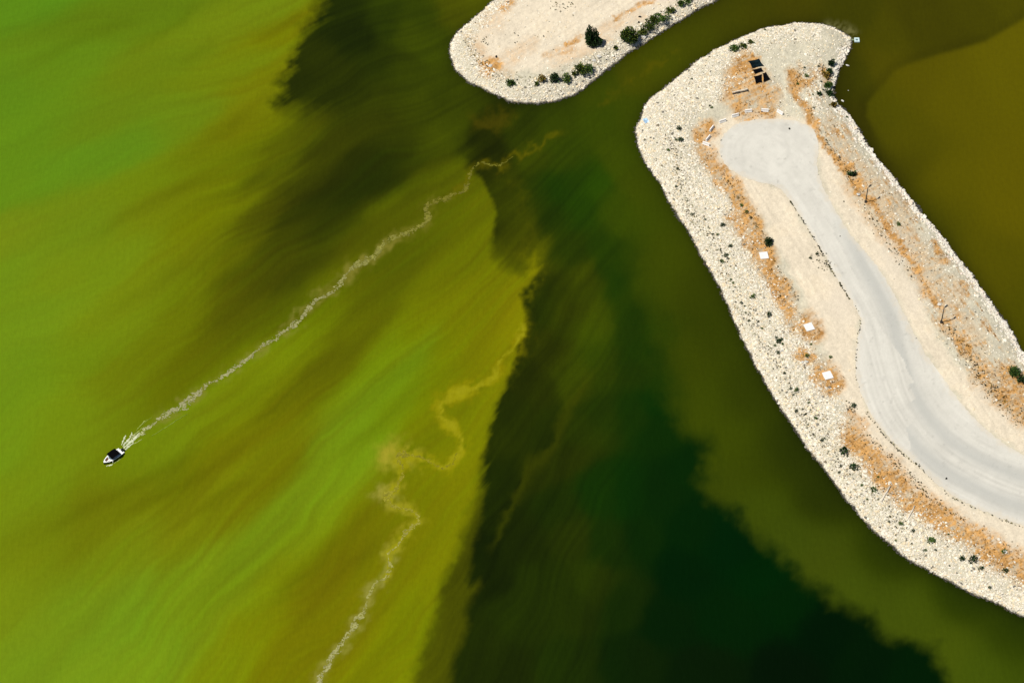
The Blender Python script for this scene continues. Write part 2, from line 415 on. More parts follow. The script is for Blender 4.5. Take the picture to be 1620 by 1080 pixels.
def water_color(u, v):
    a, r = polar(u, v)
    dirx = (u - FOC[0]) / r; diry = (v - FOC[1]) / r
    fade = (1 - sstep(900, 1080, u)) * sstep(650, 900, r)
    fade = fade * (0.42 + 0.58 * sstep(120, 430, u + .25 * (v - 540)))
    a0 = a; a = a + 17 * fbm(u / 190.0, v / 190.0, 87, 2) + 4 * fbm(u / 60.0, v / 60.0, 88, 2)      # streaks bend with the current
    n_str = fbm(a / 26.0, r / 330.0, 3, 5, 0.55) * fade           # long streaks
    n_fine = fbm(a / 7.0, r / 120.0, 9, 4, 0.6) * fade
    n_big = fbm(u / 120.0, v / 120.0, 15, 4)
    n_mid = fbm(u / 28.0, v / 28.0, 21, 4)
    # domain warp: along the streaks more than across
    uu = u + dirx * (16 * n_str + 8 * n_fine) + 7 * n_big + 3 * n_mid
    vv = v + diry * (16 * n_str + 8 * n_fine) + 7 * fbm(u / 120.0, v / 120.0, 33, 4) + 3 * fbm(u / 28.0, v / 28.0, 37, 4)
    wl = (0.5 - 0.38 * np.exp(-((u - 570) / 190) ** 2 - ((v - 300) / 150) ** 2))[..., None]
    c1 = rbf(uu, vv, R1, 26.0, 80.0) * (1 - wl) + rbf(uu, vv, R1, 50.0, 170.0) * wl
    n_thin = fbm(a / 9.0, r / 260.0, 91, 4, .6) * fade
    # long brown streaks combed out by the wind
    for line, w0, k in (([(350,690),(333,702),(237,750),(130,802),(22,876)], 12, .55), ([(440,672),(426,687),(326,750),(240,790),(160,838)], 10, .5), ([(420,740),(392,761),(296,824),(255,853)], 9, .6),
                        ([(625,770),(592,802),(496,895),(385,1010)], 15, .6), ([(610,840),(592,858),(463,1002),(430,1045)], 10, .5), ([(470,405),(448,428),(374,502),(300,546)], 12, .5), ([(560,520),(552,531),(455,624),(380,690)], 12, .5),
                        ([(240,16),(207,30),(111,67),(15,122)], 10, .35), ([(330,-10),(307,7),(230,67),(178,96)], 9, .35), ([(350,50),(333,67),(274,111)], 9, .3), ([(490,10),(474,22),(389,74)], 8, .5), ([(470,110),(444,130),(352,211),(222,281)], 11, .45),
                        ([(345,262),(322,278),(178,355),(120,384)], 11, .4), ([(330,400),(250,455),(150,500)], 9, .3), ([(700,560),(640,620),(560,700),(520,745)], 9, .25), ([(650,470),(600,510),(520,590)], 10, .4), ([(425,255),(400,290),(350,345)], 9, .4), ([(640,930),(590,990),(560,1050)], 9, .3)):
        dd, pp = seg_dist(uu, vv, line)
        w = np.exp(-(dd / (w0 * (1 + .5 * n_thin.clip(-1, 1)))) ** 2) * .72 * k * sstep(0, .25, pp) * (1 - sstep(.7, 1, pp)) * np.clip(1 + .6 * n_thin, 0, 1.5)
        c1 = c1 * (1 - w[..., None] * np.array([.33, .40, .9]))
    c1 *= (1 + 0.10 * n_str + 0.07 * n_thin + 0.03 * n_fine)[..., None]
    c1[..., 0] *= 1 + 0.03 * n_big - .03 * n_thin
    c1[..., 1] *= 1 + 0.03 * n_thin
    c2 = rbf(u + 7 * n_big + 4 * n_mid + dirx * 8 * n_str, v + 7 * fbm(u / 120.0, v / 120.0, 33, 4) + 4 * fbm(u / 28.0, v / 28.0, 37, 4) + diry * 8 * n_str, R2, 36.0, 36.0, False)
    c2 *= (1 + 0.17 * n_str + 0.12 * n_thin + 0.05 * n_fine + 0.035 * n_mid + 0.05 * n_big)[..., None]
    c2 *= (np.array([1.0, 1.0, .6]) + np.array([-.06, .12, 0]) * (1 - sstep(930, 1040, u))[..., None] * sstep(430, 560, v)[..., None])
    # front
    calm = 1 - 0.8 * (1 - sstep(560, 700, v))
    lump2 = fbm(u / 42.0, v / 42.0, 45, 3) * (1 - sstep(170, 230, v))
    lump = fbm(u / 13.0, v / 13.0, 43, 4, .6)
    low = 1.0
    uf = u + dirx * (6 * n_str + 5 * n_thin + 3.0 * n_fine) * calm * low + 4 * n_mid + 2.2 * lump + 9 * lump2 + 4 * lump * (v < 200)
    vf = v + diry * (6 * n_str + 5 * n_thin + 3.0 * n_fine) * calm * low + 4 * fbm(u / 28.0, v / 28.0, 41, 4) + 2.2 * fbm(u / 13.0, v / 13.0, 44, 4, .6) + 9 * fbm(u / 42.0, v / 42.0, 46, 3) * (1 - sstep(170, 230, v))
    d = sdist(uf, vf, FRONT)
    soft = 5 + 20 * np.exp(-((u - 800) / 26) ** 2 - ((v - 412) / 22) ** 2) + 9 * np.clip(.5 + n_str + n_thin, 0, 2) * sstep(560, 660, v) + (5 + 12 * np.clip(.5 + n_str + .6 * n_thin, 0, 1.6)) * (1 - sstep(190, 250, v)) + 60 * np.exp(-(((u - 600) / 105) ** 2 + ((v - 205) / 60) ** 2)) + 12 * sstep(600, 900, v)
    m = sstep(-soft, soft, d)[..., None]
    c = c1 * (1 - m) + c2 * m
    # bright lip where the green water piles up against the front
    lip = np.exp(-((d + 16) / 22) ** 2) * sstep(430, 560, v) * (d < 8)
    c = c * (1 + 0.04 * lip)[..., None]
    # half-mixed strip by the front
    ds = sdist(uf, vf, STRIP)
    ms = sstep(-9, 12, ds)[..., None] * 0.8
    strip = lin([78, 82, 0]) * (1 + 0.2 * n_str + 0.1 * n_fine)[..., None]
    c = c * (1 - ms) + strip * ms
    # thin pale wisp in the dark water
    wd, wp = seg_dist(uf, vf, [(770,885),(800,820),(840,740),(880,700),(905,640),(960,560)])
    w = np.exp(-(wd / (7 + 6 * n_mid.clip(-.5, 1))) ** 2) * 0.45 * sstep(0, .15, wp) * (1 - sstep(.8, 1, wp))
    c = c * (1 - w[..., None]) + lin([66, 72, 0]) * w[..., None]
    # turbid band that follows the shore of the peninsula
    ub = u + 10 * n_mid + 7 * n_big + 4 * lump; vb = v + 10 * fbm(u / 30.0, v / 30.0, 47, 4)
    d3 = sdist(ub, vb, BAND)
    s3 = 22 + 40 * (1 - sstep(560, 720, v))
    m3 = (sstep(-s3, s3, d3) * sstep(240, 420, v))[..., None]
    c3 = rbf(u, v, R3, 60, 60, False) * (1 + 0.06 * n_big)[..., None]
    c = c * (1 - m3) + c3 * m3
    # brown harbour water
    d4 = sdist(u + 3 * n_big, v + 3 * n_big, HARB)
    s4 = 5 + 45 * sstep(190, 330, v)
    m4 = (sstep(-s4, s4, d4) * (u > 1250))[..., None]
    c4 = rbf(u, v, R4, 60, 60, False) * (1 + 0.03 * n_big)[..., None]
    rim = np.exp(-(d4 / 5.0) ** 2) * (1 - sstep(150, 210, v))
    c = c * (1 - m4) + c4 * m4
    c = c * (1 - 0.12 * np.exp(-((d4 + 7) / 9.0) ** 2) * (1 - sstep(150, 230, v)))[..., None]
    # water colour darkened towards the shores
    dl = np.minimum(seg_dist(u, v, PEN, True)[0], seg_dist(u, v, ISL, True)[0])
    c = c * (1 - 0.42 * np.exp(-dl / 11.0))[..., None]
    # yellow scum drifting along two lines
    jx = 9 * fbm(u / 14.0, v / 14.0, 71, 4); jy = 9 * fbm(u / 14.0, v / 14.0, 77, 4)
    for line, w0, col, lo, hi, k in (([(770,610),(800,590),(815,550),(826,512),(818,475),(845,428),(838,400)], 12, (134,132,0), -1, 2, .45), (WAKE, 6.5, (140,134,62), .03, .62, .55), (WAKE, 9, (126,120,40), .40, .75, .4), (SCUM, 8, (152,148,70), -1, .32, .6),
                                  (SCUM, 7, (146,136,4), .30, 1.01, .62), (SCUM, 15, (132,124,0), .72, 1.01, .55), ([(616,722),(632,718),(648,722)], 19, (158,154,44), -1, 2, 1.0), ([(606,784),(622,788)], 13, (160,154,70), -1, 2, 1.0), (SCUM[11:19], 9, (152,148,36), -1, 2, .85), (SCUM[19:31], 9, (150,146,12), -1, 2, 1.0),
                                  (WAKE, 6, (112,104,8), .70, .99, .42), ([(760,190),(785,200),(800,185)], 14, (92,82,10), -1, 2, .35),
                                  ([(960,160),(1000,128),(1040,100),(1070,82)], 6, (92,86,4), -1, 2, .4),
                                  ([(800,280),(825,300),(828,335),(842,365),(830,385),(810,400)], 9, (76,78,0), -1, 2, .35)):
        dd, pp = seg_dist(u + jx, v + jy, line)
        w = np.exp(-(dd / w0) ** 2) * k * sstep(lo, lo + .06, pp) * (1 - sstep(hi - .03, hi, pp)) * np.clip(0.75 + 0.7 * n_mid + 0.5 * fbm(u / 7.0, v / 7.0, 79, 3), 0, 1.2)
        c = c * (1 - w[..., None]) + lin(col) * w[..., None]
    dd, pp = seg_dist(u + 5 * fbm(u / 9.0, v / 9.0, 83, 4, .65), v + 5 * fbm(u / 9.0, v / 9.0, 84, 4, .65), SCUM[9:34])
    w = np.exp(-(dd / (4.2 + 2.2 * n_mid)) ** 2) * np.clip(.75 + .5 * fbm(u / 5.0, v / 5.0, 85, 3), .1, 1)
    c = c * (1 - w[..., None]) + lin([156, 152, 22]) * w[..., None]
    # stones under shallow water off the tip
    dd, _ = seg_dist(u, v, [(1310,42),(1335,44),(1350,54)])
    w = np.exp(-(dd / 8.0) ** 2) * 0.45 * np.clip(0.6 + 0.9 * fbm(u / 5.0, v / 5.0, 81, 3), 0, 1)
    c = c * (1 - w[..., None]) + lin([150, 146, 100]) * w[..., None]
    return np.clip(c, 0.0006, 1)

def axis(lo, hi, step, far):
    mid = np.arange(lo, hi + step * .5, step)
    out = [hi + step * 0]
    g = []; s = step; p = hi
    while p < far:
        s *= 1.45; p += s; g.append(p)
    g = np.array(g)
    h = []; s = step; p = lo
    while p > -far:
        s *= 1.45; p -= s; h.append(p)
    return np.concatenate([np.array(h)[::-1], mid, g])

gx = axis(-128, 128, 0.36, 4500); gy = axis(-120, 135, 0.46, 4500)
X, Y = np.meshgrid(gx, gy)
U, V = project(X, np.clip(Y, -140, 260), 0.0)
U = np.clip(U, -250, 1950); V = np.clip(V, -200, 1300)
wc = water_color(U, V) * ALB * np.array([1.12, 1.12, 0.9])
co = np.stack([X, Y, np.zeros_like(X)], -1).reshape(-1, 3)
ny, nx = X.shape
idx = np.arange(nx * ny).reshape(ny, nx)
fc = np.stack([idx[:-1, :-1], idx[:-1, 1:], idx[1:, 1:], idx[1:, :-1]], -1).reshape(-1, 4)

def water_material():
    m, nt, bs = new_mat("algae_water")
    at_ = nt.nodes.new("ShaderNodeVertexColor"); at_.layer_name = "tint"
    geo = nt.nodes.new("ShaderNodeNewGeometry")
    mp = nt.nodes.new("ShaderNodeMapping"); mp.inputs["Rotation"].default_value = (0, 0, math.radians(-62)); mp.inputs["Scale"].default_value = (1.0, 0.32, 1.0)
    nt.links.new(geo.outputs["Position"], mp.inputs["Vector"])
    nz = nt.nodes.new("ShaderNodeTexNoise"); nz.inputs["Scale"].default_value = 0.95; nz.inputs["Detail"].default_value = 3; nz.inputs["Roughness"].default_value = 0.55
    nt.links.new(mp.outputs[0], nz.inputs["Vector"])
    bp = nt.nodes.new("ShaderNodeBump"); bp.inputs["Distance"].default_value = 0.10; bp.inputs["Strength"].default_value = 1.0
    nt.links.new(nz.outputs["Fac"], bp.inputs["Height"]); nt.links.new(bp.outputs[0], bs.inputs["Normal"])
    # clumps of algae: slight mottling of the body colour
    n2 = nt.nodes.new("ShaderNodeTexNoise"); n2.inputs["Scale"].default_value = 0.9; n2.inputs["Detail"].default_value = 6; n2.inputs["Roughness"].default_value = 0.7
    nt.links.new(geo.outputs["Position"], n2.inputs["Vector"])
    mr = nt.nodes.new("ShaderNodeMapRange"); mr.inputs[1].default_value = 0.2; mr.inputs[2].default_value = 0.8; mr.inputs[3].default_value = 0.91; mr.inputs[4].default_value = 1.09
    nt.links.new(n2.outputs["Fac"], mr.inputs[0])
    sc = nt.nodes.new("ShaderNodeVectorMath"); sc.operation = 'SCALE'
    nt.links.new(at_.outputs["Color"], sc.inputs[0]); nt.links.new(mr.outputs[0], sc.inputs["Scale"])
    nt.links.new(sc.outputs[0], bs.inputs["Base Color"])
    bs.inputs["Roughness"].default_value = 0.22
    bs.inputs["IOR"].default_value = 1.33
    bs.inputs["Specular IOR Level"].default_value = 0.16
    return m
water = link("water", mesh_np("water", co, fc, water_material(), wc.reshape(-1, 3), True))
tag(water, "green and brown algae streaked lake water", kind='structure')

# ------------------------------------------------------------------ land
DRY_LINES = [  # polyline, half width px, strength
    ([(1122,206),(1110,215),(1113,240),(1130,268),(1160,300),(1180,335),(1197,368),(1215,398),(1216,430),(1235,458),(1246,488)], 13, .95),
    ([(1160,345),(1185,385),(1210,425),(1240,478),(1252,512)], 11, .8),
    ([(1205,402),(1212,408)], 15, .9), ([(1277,512),(1284,524)], 17, .75), ([(1246,508),(1254,516)], 9, .7), ([(1268,560),(1284,566)], 11, .9),
    ([(1303,588),(1315,606)], 17, 1.0), ([(1290,600),(1325,615)], 8, .7),
    ([(1180,100),(1165,118),(1158,140),(1170,165),(1190,176),(1212,172),(1213,148),(1200,138),(1185,120)], 17, .75), ([(1185,140),(1190,160)], 17, .65), ([(1190,92),(1200,90)], 5, .9),
    ([(1256,118),(1258,138),(1275,130)], 9, .95), ([(1262,150),(1275,172),(1288,198),(1302,222),(1322,247),(1343,268)], 6, .9), ([(1283,110),(1286,130)], 6, .7),
    ([(1340,262),(1352,285),(1362,300)], 11, 1.0), ([(1365,305),(1385,325),(1400,350),(1420,383),(1443,420),(1465,450),(1490,490)], 6, .85),
    ([(1440,415),(1462,450),(1485,478)], 9, .5), ([(1490,505),(1512,530),(1535,560),(1570,600),(1600,640),(1640,675)], 9, .8),
    ([(1555,595),(1585,625),(1630,660)], 17, .8), ([(1590,590),(1620,620),(1650,650)], 14, .9), ([(1475,385),(1490,408),(1500,415)], 4, .8), ([(1478,412),(1500,416)], 4, .7),
    ([(1400,270),(1425,310),(1445,345)], 7, .4), ([(1505,440),(1520,470)], 7, .35), ([(1300,110),(1312,125)], 9, .6),
    ([(1348,690),(1362,708),(1390,735),(1410,765),(1440,790),(1480,815),(1530,845),(1580,880),(1640,915)], 18, 1.0), ([(1375,720),(1410,745)], 16, .8),
    ([(1480,800),(1530,835),(1590,870),(1640,892)], 12, .8), ([(1345,655),(1365,672)], 8, .5),
    ([(1450,405),(1455,430)], 5, .5), ([(1380,290),(1420,345),(1460,410),(1500,475),(1545,545)], 14, .33), ([(1340,300),(1380,350),(1420,400)], 9, .3), ([(1310,190),(1340,235),(1375,280)], 9, .3), ([(1350,670),(1380,700),(1440,765),(1500,805)], 8, .45),
    ([(745,60),(760,90),(800,112)], 11, .28), ([(840,70),(800,92)], 10, .3), ([(930,60),(965,45),(1010,24)], 9, .3), ([(760,30),(800,12)], 9, .3), ([(880,95),(920,85),(960,66)], 9, .25),
    ([(792,11),(812,1)], 5, .9), ([(895,68),(925,56)], 4, .8), ([(974,28),(1000,15),(1028,0)], 4, .8), ([(866,88),(902,77)], 7, .45), ([(768,105),(782,102)], 12, 1.25), ([(768,38),(785,35)], 13, .3), ([(905,62),(922,55)],4,.6)]
SAND = [[(1150,268),(1175,280),(1200,287),(1232,297),(1262,335),(1305,405),(1352,480),(1362,505),(1353,570),(1375,650),(1430,715),(1510,785),(1620,830),(1800,880),(1800,960),(1620,893),
         (1560,858),(1490,810),(1430,770),(1395,725),(1370,690),(1335,640),(1320,590),(1290,520),(1262,450),(1235,400),(1215,360),(1190,325)],
        [(1290,205),(1320,250),(1350,310),(1400,380),(1440,440),(1480,520),(1500,560),(1540,605),(1600,655),(1650,690),(1620,722),(1545,667),(1465,562),(1400,442),(1345,372),(1300,292)],
        [(1110,225),(1125,198),(1150,184),(1200,178),(1250,180),(1290,195),(1300,230),(1290,260),(1180,300),(1130,270)],
        [(765,32),(805,2),(900,-55),(1100,-135),(1400,-310),(1400,-135),(1160,-32),(1085,4),(1025,32),(975,66),(905,100),(850,116),(790,108),(755,85),(750,55)]]

RIGHTSIDE = [(1262,100),(1300,100),(1318,140),(1335,185),(1400,275),(1460,350),(1530,435),(1600,540),(1640,600),(1700,740),(1620,700),(1540,610),(1480,520),(1440,440),(1380,350),(1330,270),(1290,200)]
def land_fields(u, v):
    """sand, dry grass weights in 0..1"""
    n1 = fbm(u / 16.0, v / 16.0, 101, 4); n2 = fbm(u / 5.0, v / 5.0, 105, 3)
    uw = u + 5 * n1 + 2 * n2; vw = v + 5 * fbm(u / 16.0, v / 16.0, 111, 4) + 2 * fbm(u / 5.0, v / 5.0, 113, 3)
    sand = np.zeros(u.shape)
    for S in SAND:
        sand = np.maximum(sand, sstep(-7, 9, sdist(uw, vw, S)))
    dry = np.zeros(u.shape)
    for L, w, k in DRY_LINES:
        d, _ = seg_dist(uw, vw, L)
        dry = np.maximum(dry, k * (1 - sstep(w * 0.35, w * 1.85, d)))
    right = sstep(-8, 10, sdist(u, v, RIGHTSIDE))
    fleck = np.clip((fbm((u * .58 + v * .81) / 24.0, (u * .81 - v * .58) / 4.5, 117, 4, .6) + .5 * n1 - .15) * 1.6, 0, 1) * right
    dry = np.maximum(dry, .62 * fleck * (1 - .75 * sand))
    return sand, dry

def make_land(name, poly, step, island):
    x0, y0 = poly.min(0) - 3; x1, y1 = poly.max(0) + 3
    x1 = min(x1, 155); y1 = min(y1, 175); y0 = max(y0, -125)
    xs = np.arange(x0, x1, step); ys = np.arange(y0, y1, step * 1.2)
    X, Y = np.meshgrid(xs, ys)
    d = coast_d(X, Y, poly)
    z = land_smooth(d)
    U, V = project(X, Y, z)
    sand, dry = land_fields(U, V)
    if not island:
        rd = sdist(X, Y, ROADW)
        road = sstep(-1.2, 0.2, rd)
    else:
        rd = np.full(X.shape, -99.0); road = np.zeros(X.shape)
    rough = (1 - road) * (1 - 0.75 * sand) * sstep(-0.5, 0.6, d)
    z = z + rough * (0.10 * fbm(X * 1.1, Y * 1.1, 121, 4, .6) + 0.05 * fbm(X * 3.1, Y * 3.1, 123, 2)) + (1 - road) * dry * 0.07 * fbm(X * 2.2, Y * 2.2, 127, 3) + 0.03 * sand * (1 - road) * fbm(X * .7, Y * .7, 128, 3)
    # low berms of dug earth beside the road
    z = z - 0.012 * road
    n1 = fbm(U / 26.0, V / 26.0, 131, 5); n2 = fbm(U / 5.0, V / 5.0, 133, 4, .7); n3 = fbm(U / 2.2, V / 2.2, 137, 2)
    base = lin([224, 216, 190]) * (1 + 0.10 * n1 + 0.12 * n2)[..., None]
    # track marks in the packed gravel of the tip and the island
    a = np.arctan2(V - 175, U - 1230); rr = np.hypot(U - 1230, (V - 175) * 1.3)
    tr = fbm(rr / 3.0, a * 3.0, 141, 3)
    base = base * (1 + 0.06 * tr * (1 - sstep(1.5, 6, 9 - d)))[..., None]
    sc = lin([246, 231, 203]) * (1 + 0.05 * n1 + 0.035 * n2)[..., None]
    along = fbm((U * 0.83 - V * -0.55) / 60.0, (U * 0.55 + V * 0.83) / 3.5, 143, 4) if island else fbm((U * 0.55 + V * .83) / 60.0, (U * 0.83 - V * 0.55) / 3.0, 143, 4)
    sc = sc * (1 + 0.06 * along + 0.05 * n2 + 0.05 * n3)[..., None]
    pk = np.clip(n1 * 1.2 - .2, 0, 1) * .5      # pinkish and greenish earth
    sc = sc * (1 - pk[..., None] * np.array([.02, .06, .12]))
    c = base * (1 - sand[..., None]) + sc * sand[..., None]
    # bright bare patches on the sand
    for (pu, pv, pr) in ((1420,405,26),(1452,470,24),(1405,380,14),(1330,480,26)):
        w = np.exp(-(((U - pu) / pr) ** 2 + ((V - pv) / pr / 1.3) ** 2)) * 0.6
        c = c * (1 - w[..., None]) + lin([242, 228, 204]) * w[..., None]
    # dry grass and bare orange earth, clumpy
    k = np.clip(dry * (1.0 + 0.6 * n2 + 0.35 * n1 + .35 * fbm((U * .9 - V * .45) / 20.0, (U * .45 + V * .9) / 3.4, 153, 3)), 0, 1)
    comb = fbm((U * .9 - V * .45) / 26.0, (U * .45 + V * .9) / 3.0, 151, 3)
    dc = lin([220, 168, 100]) * np.clip(1 + 0.24 * n3 + 0.25 * n2 + .22 * comb, .3, 1.6)[..., None]
    br = np.clip(1.6 * (n3 * 0.6 + n1 * 0.5 + n2 * .5 - 0.25), 0, 1) * 0.7
    dc = dc * (1 - br[..., None]) + lin([160, 108, 50]) * br[..., None]
    c = c * (1 - k[..., None]) + dc * k[..., None]
    # dark grit and dead weeds between the stones
    if not island:
        gd, _ = seg_dist(U, V, [(1060,215),(1070,260),(1090,330),(1120,370),(1150,430),(1185,500),(1220,560),(1260,640),(1310,710),(1360,770),(1430,840)])
        g = np.exp(-(gd / 26) ** 2)
    else:
        gd, _ = seg_dist(U, V, [(745,60),(750,100),(790,125),(850,132),(910,115),(960,85),(1020,50),(1070,20)])
        g = np.exp(-(gd / 12) ** 2)
    g = np.clip((n2 + n3 * 0.9 - 0.55) * 2.2, 0, 1) * (0.25 + 0.75 * g) * (1 - sand) * 0.75
    c = c * (1 - g[..., None]) + lin([112, 104, 62]) * g[..., None]
    # clean white stone rim of the harbour side
    if not island:
        rim = (1 - sstep(.6, 1.8, d)) * (U > 1318) * (V > 75) * (V < 620)
        c = c * (1 - 0.7 * rim[..., None]) + lin([236, 230, 214]) * 0.7 * rim[..., None]
    # wet stone at the waterline
    wet = 1 - sstep(0.02, np.where((U > 1318) & (V < 620), .12, .30), z)
    c = c * (1 - 0.93 * wet[..., None])
    keep = d > -1.6
    kf = keep[:-1, :-1] & keep[1:, :-1] & keep[:-1, 1:] & keep[1:, 1:]
    idx = np.arange(X.size).reshape(X.shape)
    F = np.stack([idx[:-1, :-1], idx[:-1, 1:], idx[1:, 1:], idx[1:, :-1]], -1)[kf]
    used = np.unique(F); remap = np.full(X.size, -1, np.int64); remap[used] = np.arange(len(used))
    CO = np.stack([X, Y, z], -1).reshape(-1, 3)[used]
    CC = (np.clip(c, .002, 1) * LAND).reshape(-1, 3)[used]
    return mesh_np(name, CO, remap[F], M_GROUND, CC, True)

M_GROUND = tint_mat("pale_gravel", (4.0, 0.13), 0.95, 0.06, 5.0, 0.15)
pen = link("peninsula_ground", make_land("peninsula_ground", PENW, 0.19, False))
tag(pen, "pale gravel and sand jetty curving down the right of the frame", kind='structure')
isl = link("island_ground", make_land("island_ground", ISLW, 0.22, True))
tag(isl, "pale sandy island end with a ring of white rock", kind='structure')

# ------------------------------------------------------------------ road: a sheet of pale asphalt ending in a turning circle
def make_road():
    st = 0.28
    x0, y0 = ROADW.min(0) - 1; x1, y1 = ROADW.max(0) + 1
    x1 = min(x1, 152)
    X, Y = np.meshgrid(np.arange(x0, x1, st), np.arange(y0, y1, st))
    d = sdist(X, Y, ROADW)
    keep = d > -0.55 * st
    # pull border vertices onto the outline
    pts = np.vstack([ROADW, ROADW[:1]])
    near = keep & (np.abs(d) < 0.75 * st)
    qx, qy = X[near], Y[near]
    best = np.full(qx.shape, 1e9); bx = qx.copy(); by = qy.copy()
    for i in range(len(pts) - 1):
        a, b = pts[i], pts[i + 1]; e = b - a; l2 = e @ e
        if l2 < 1e-9: continue
        t = np.clip(((qx - a[0]) * e[0] + (qy - a[1]) * e[1]) / l2, 0, 1)
        cx, cy = a[0] + t * e[0], a[1] + t * e[1]
        dd = (qx - cx) ** 2 + (qy - cy) ** 2; m = dd < best
        best = np.where(m, dd, best); bx = np.where(m, cx, bx); by = np.where(m, cy, by)
    X = X.copy(); Y = Y.copy(); X[near] = bx + 0.22 * fbm(bx * 1.1, by * 1.1, 201, 3); Y[near] = by + 0.22 * fbm(bx * 1.1, by * 1.1, 207, 3)
    z = land_smooth(coast_d(X, Y, PENW)) + 0.03
    U, V = project(X, Y, z)
    # coordinates along and across the carriageway
    CL = [(1200,240),(1240,262),(1290,330),(1340,420),(1385,500),(1405,570),(1430,640),(1480,705),(1550,750),(1640,785),(1850,840),(2200,880)]
    cl = smooth_poly(CL, 4, False)
    dist, par = seg_dist(U, V, cl)
    nxt = np.interp(par, np.linspace(0, 1, len(cl)), np.arange(len(cl)))
    i = np.clip(nxt.astype(int), 0, len(cl) - 2)
    tx, ty = cl[i + 1, 0] - cl[i, 0], cl[i + 1, 1] - cl[i, 1]
    side = np.sign(tx * (V - cl[i, 1]) - ty * (U - cl[i, 0])) * dist
    s1 = fbm(side / 4.5, par * 14.0, 211, 4, .6); s2 = fbm(side / 16.0, par * 6.0, 217, 3); n = fbm(U / 7.0, V / 7.0, 221, 4, .6); nb = fbm(U / 45.0, V / 45.0, 223, 3)
    bulb = 1 - sstep(260, 330, V)
    c = lin([219, 215, 202]) * (1 + (0.075 * s1 + 0.06 * s2) * (1 - .6 * bulb) + 0.04 * n + 0.045 * nb + bulb * .05 * fbm(U / 18., V / 18., 227, 4))[..., None]
    # greyer worn strip towards the harbour side
    w = np.exp(-((side + 22) / 13) ** 2) * sstep(300, 420, V) * 0.65
    for off, tw in ((-9, 2.2), (-1, 2.2), (10, 2.0), (17, 2.0)):     # tyre tracks
        tk = np.exp(-((side - off - 3 * fbm(par * 9.0, par * 0 + off, 233, 2)) / tw) ** 2) * sstep(290, 340, V) * np.clip(.5 + fbm(par * 40.0, side / 6, 235, 3), 0, 1)
        c = c * (1 - .10 * tk[..., None])
    for (cu, cv, cr) in ((1215,240,52),(1213,238,37),(1222,242,25)):  # turning marks
        tk = np.exp(-((np.hypot(U - cu, (V - cv) * 1.35) - cr - 3 * fbm(U / 30., V / 30., 239, 2)) / 2.2) ** 2) * bulb * np.clip(.4 + fbm(U / 12., V / 12., 241, 3), 0, 1)
        c = c * (1 - .05 * tk[..., None])
    st = np.clip(fbm(U / 6., V / 6., 245, 3) - .75, 0, 1)
    c = c * (1 - .35 * st[..., None])
    c = c * (1 - w[..., None]) + lin([186, 186, 178]) * w[..., None]
    dR = sdist(X, Y, ROADW)
    e = np.clip(1 - sstep(0.0, 1.3, dR + .8 * n + .4 * nb), 0, 1)
    c = c * (1 - 0.42 * e[..., None]) + lin([230, 215, 188]) * 0.42 * e[..., None]
    kf = keep[:-1, :-1] & keep[1:, :-1] & keep[:-1, 1:] & keep[1:, 1:]
    idx = np.arange(X.size).reshape(X.shape)
    F = np.stack([idx[:-1, :-1], idx[:-1, 1:], idx[1:, 1:], idx[1:, :-1]], -1)[kf]
    used = np.unique(F); remap = np.full(X.size, -1, np.int64); remap[used] = np.arange(len(used))
    CO = np.stack([X, Y, z], -1).reshape(-1, 3)[used]
    return mesh_np("road", CO, remap[F], tint_mat("pale_asphalt", (9.0, 0.07), 0.9, 0.01, 20, 0.25), (np.clip(c, .002, 1) * 0.69).reshape(-1, 3)[used], True)
road = link("road", make_road())
tag(road, "pale grey road ending in a round turning place", kind='structure')

# ------------------------------------------------------------------ rocks: riprap as loose stuff
def ico():
    t = (1 + 5 ** .5) / 2
    v = np.array([(-1,t,0),(1,t,0),(-1,-t,0),(1,-t,0),(0,-1,t),(0,1,t),(0,-1,-t),(0,1,-t),(t,0,-1),(t,0,1),(-t,0,-1),(-t,0,1)], float)
    v /= np.linalg.norm(v[0])
    f = np.array([(0,11,5),(0,5,1),(0,1,7),(0,7,10),(0,10,11),(1,5,9),(5,11,4),(11,10,2),(10,7,6),(7,1,8),(3,9,4),(3,4,2),(3,2,6),(3,6,8),(3,8,9),(4,9,5),(2,4,11),(6,2,10),(8,6,7),(9,8,1)])
    return v, f

def octa():
    v = np.array([(1,0,0),(0,1,0),(-1,0,0),(0,-1,0),(0,0,1),(0,0,-1)], float)
    f = np.array([(0,1,4),(1,2,4),(2,3,4),(3,0,4),(1,0,5),(2,1,5),(3,2,5),(0,3,5)])
    return v, f

def rocks_mesh(name, x, y, z, size, color, mat, fine=False):
    v, f = octa() if fine else ico(); n = len(x); nv = len(v)
    P = v[None] * (1 + rng.uniform(-.28, .28, (n, nv, 1))) + rng.normal(0, .14 if fine else 0, (n, nv, 3))
    P = P * np.stack([rng.uniform(.8, 1.35, n), rng.uniform(.7, 1.1, n), rng.uniform(.3, .6, n)], -1)[:, None, :]
    a = rng.uniform(0, 2 * np.pi, n); ca, sa = np.cos(a), np.sin(a)
    b = rng.normal(0, .35, n); cb, sb = np.cos(b), np.sin(b)
    X, Y, Z = P[..., 0], P[..., 1], P[..., 2]
    Y, Z = Y * cb[:, None] - Z * sb[:, None], Y * sb[:, None] + Z * cb[:, None]
    X, Y = X * ca[:, None] - Y * sa[:, None], X * sa[:, None] + Y * ca[:, None]
    P = np.stack([X, Y, Z], -1) * size[:, None, None] + np.stack([x, y, z], -1)[:, None, :]
    F = f[None] + (np.arange(n) * nv)[:, None, None]
    C = np.repeat(color[:, None, :], nv, 1)
    return mesh_np(name, P.reshape(-1, 3), F.reshape(-1, 3), mat, C.reshape(-1, 3), False)

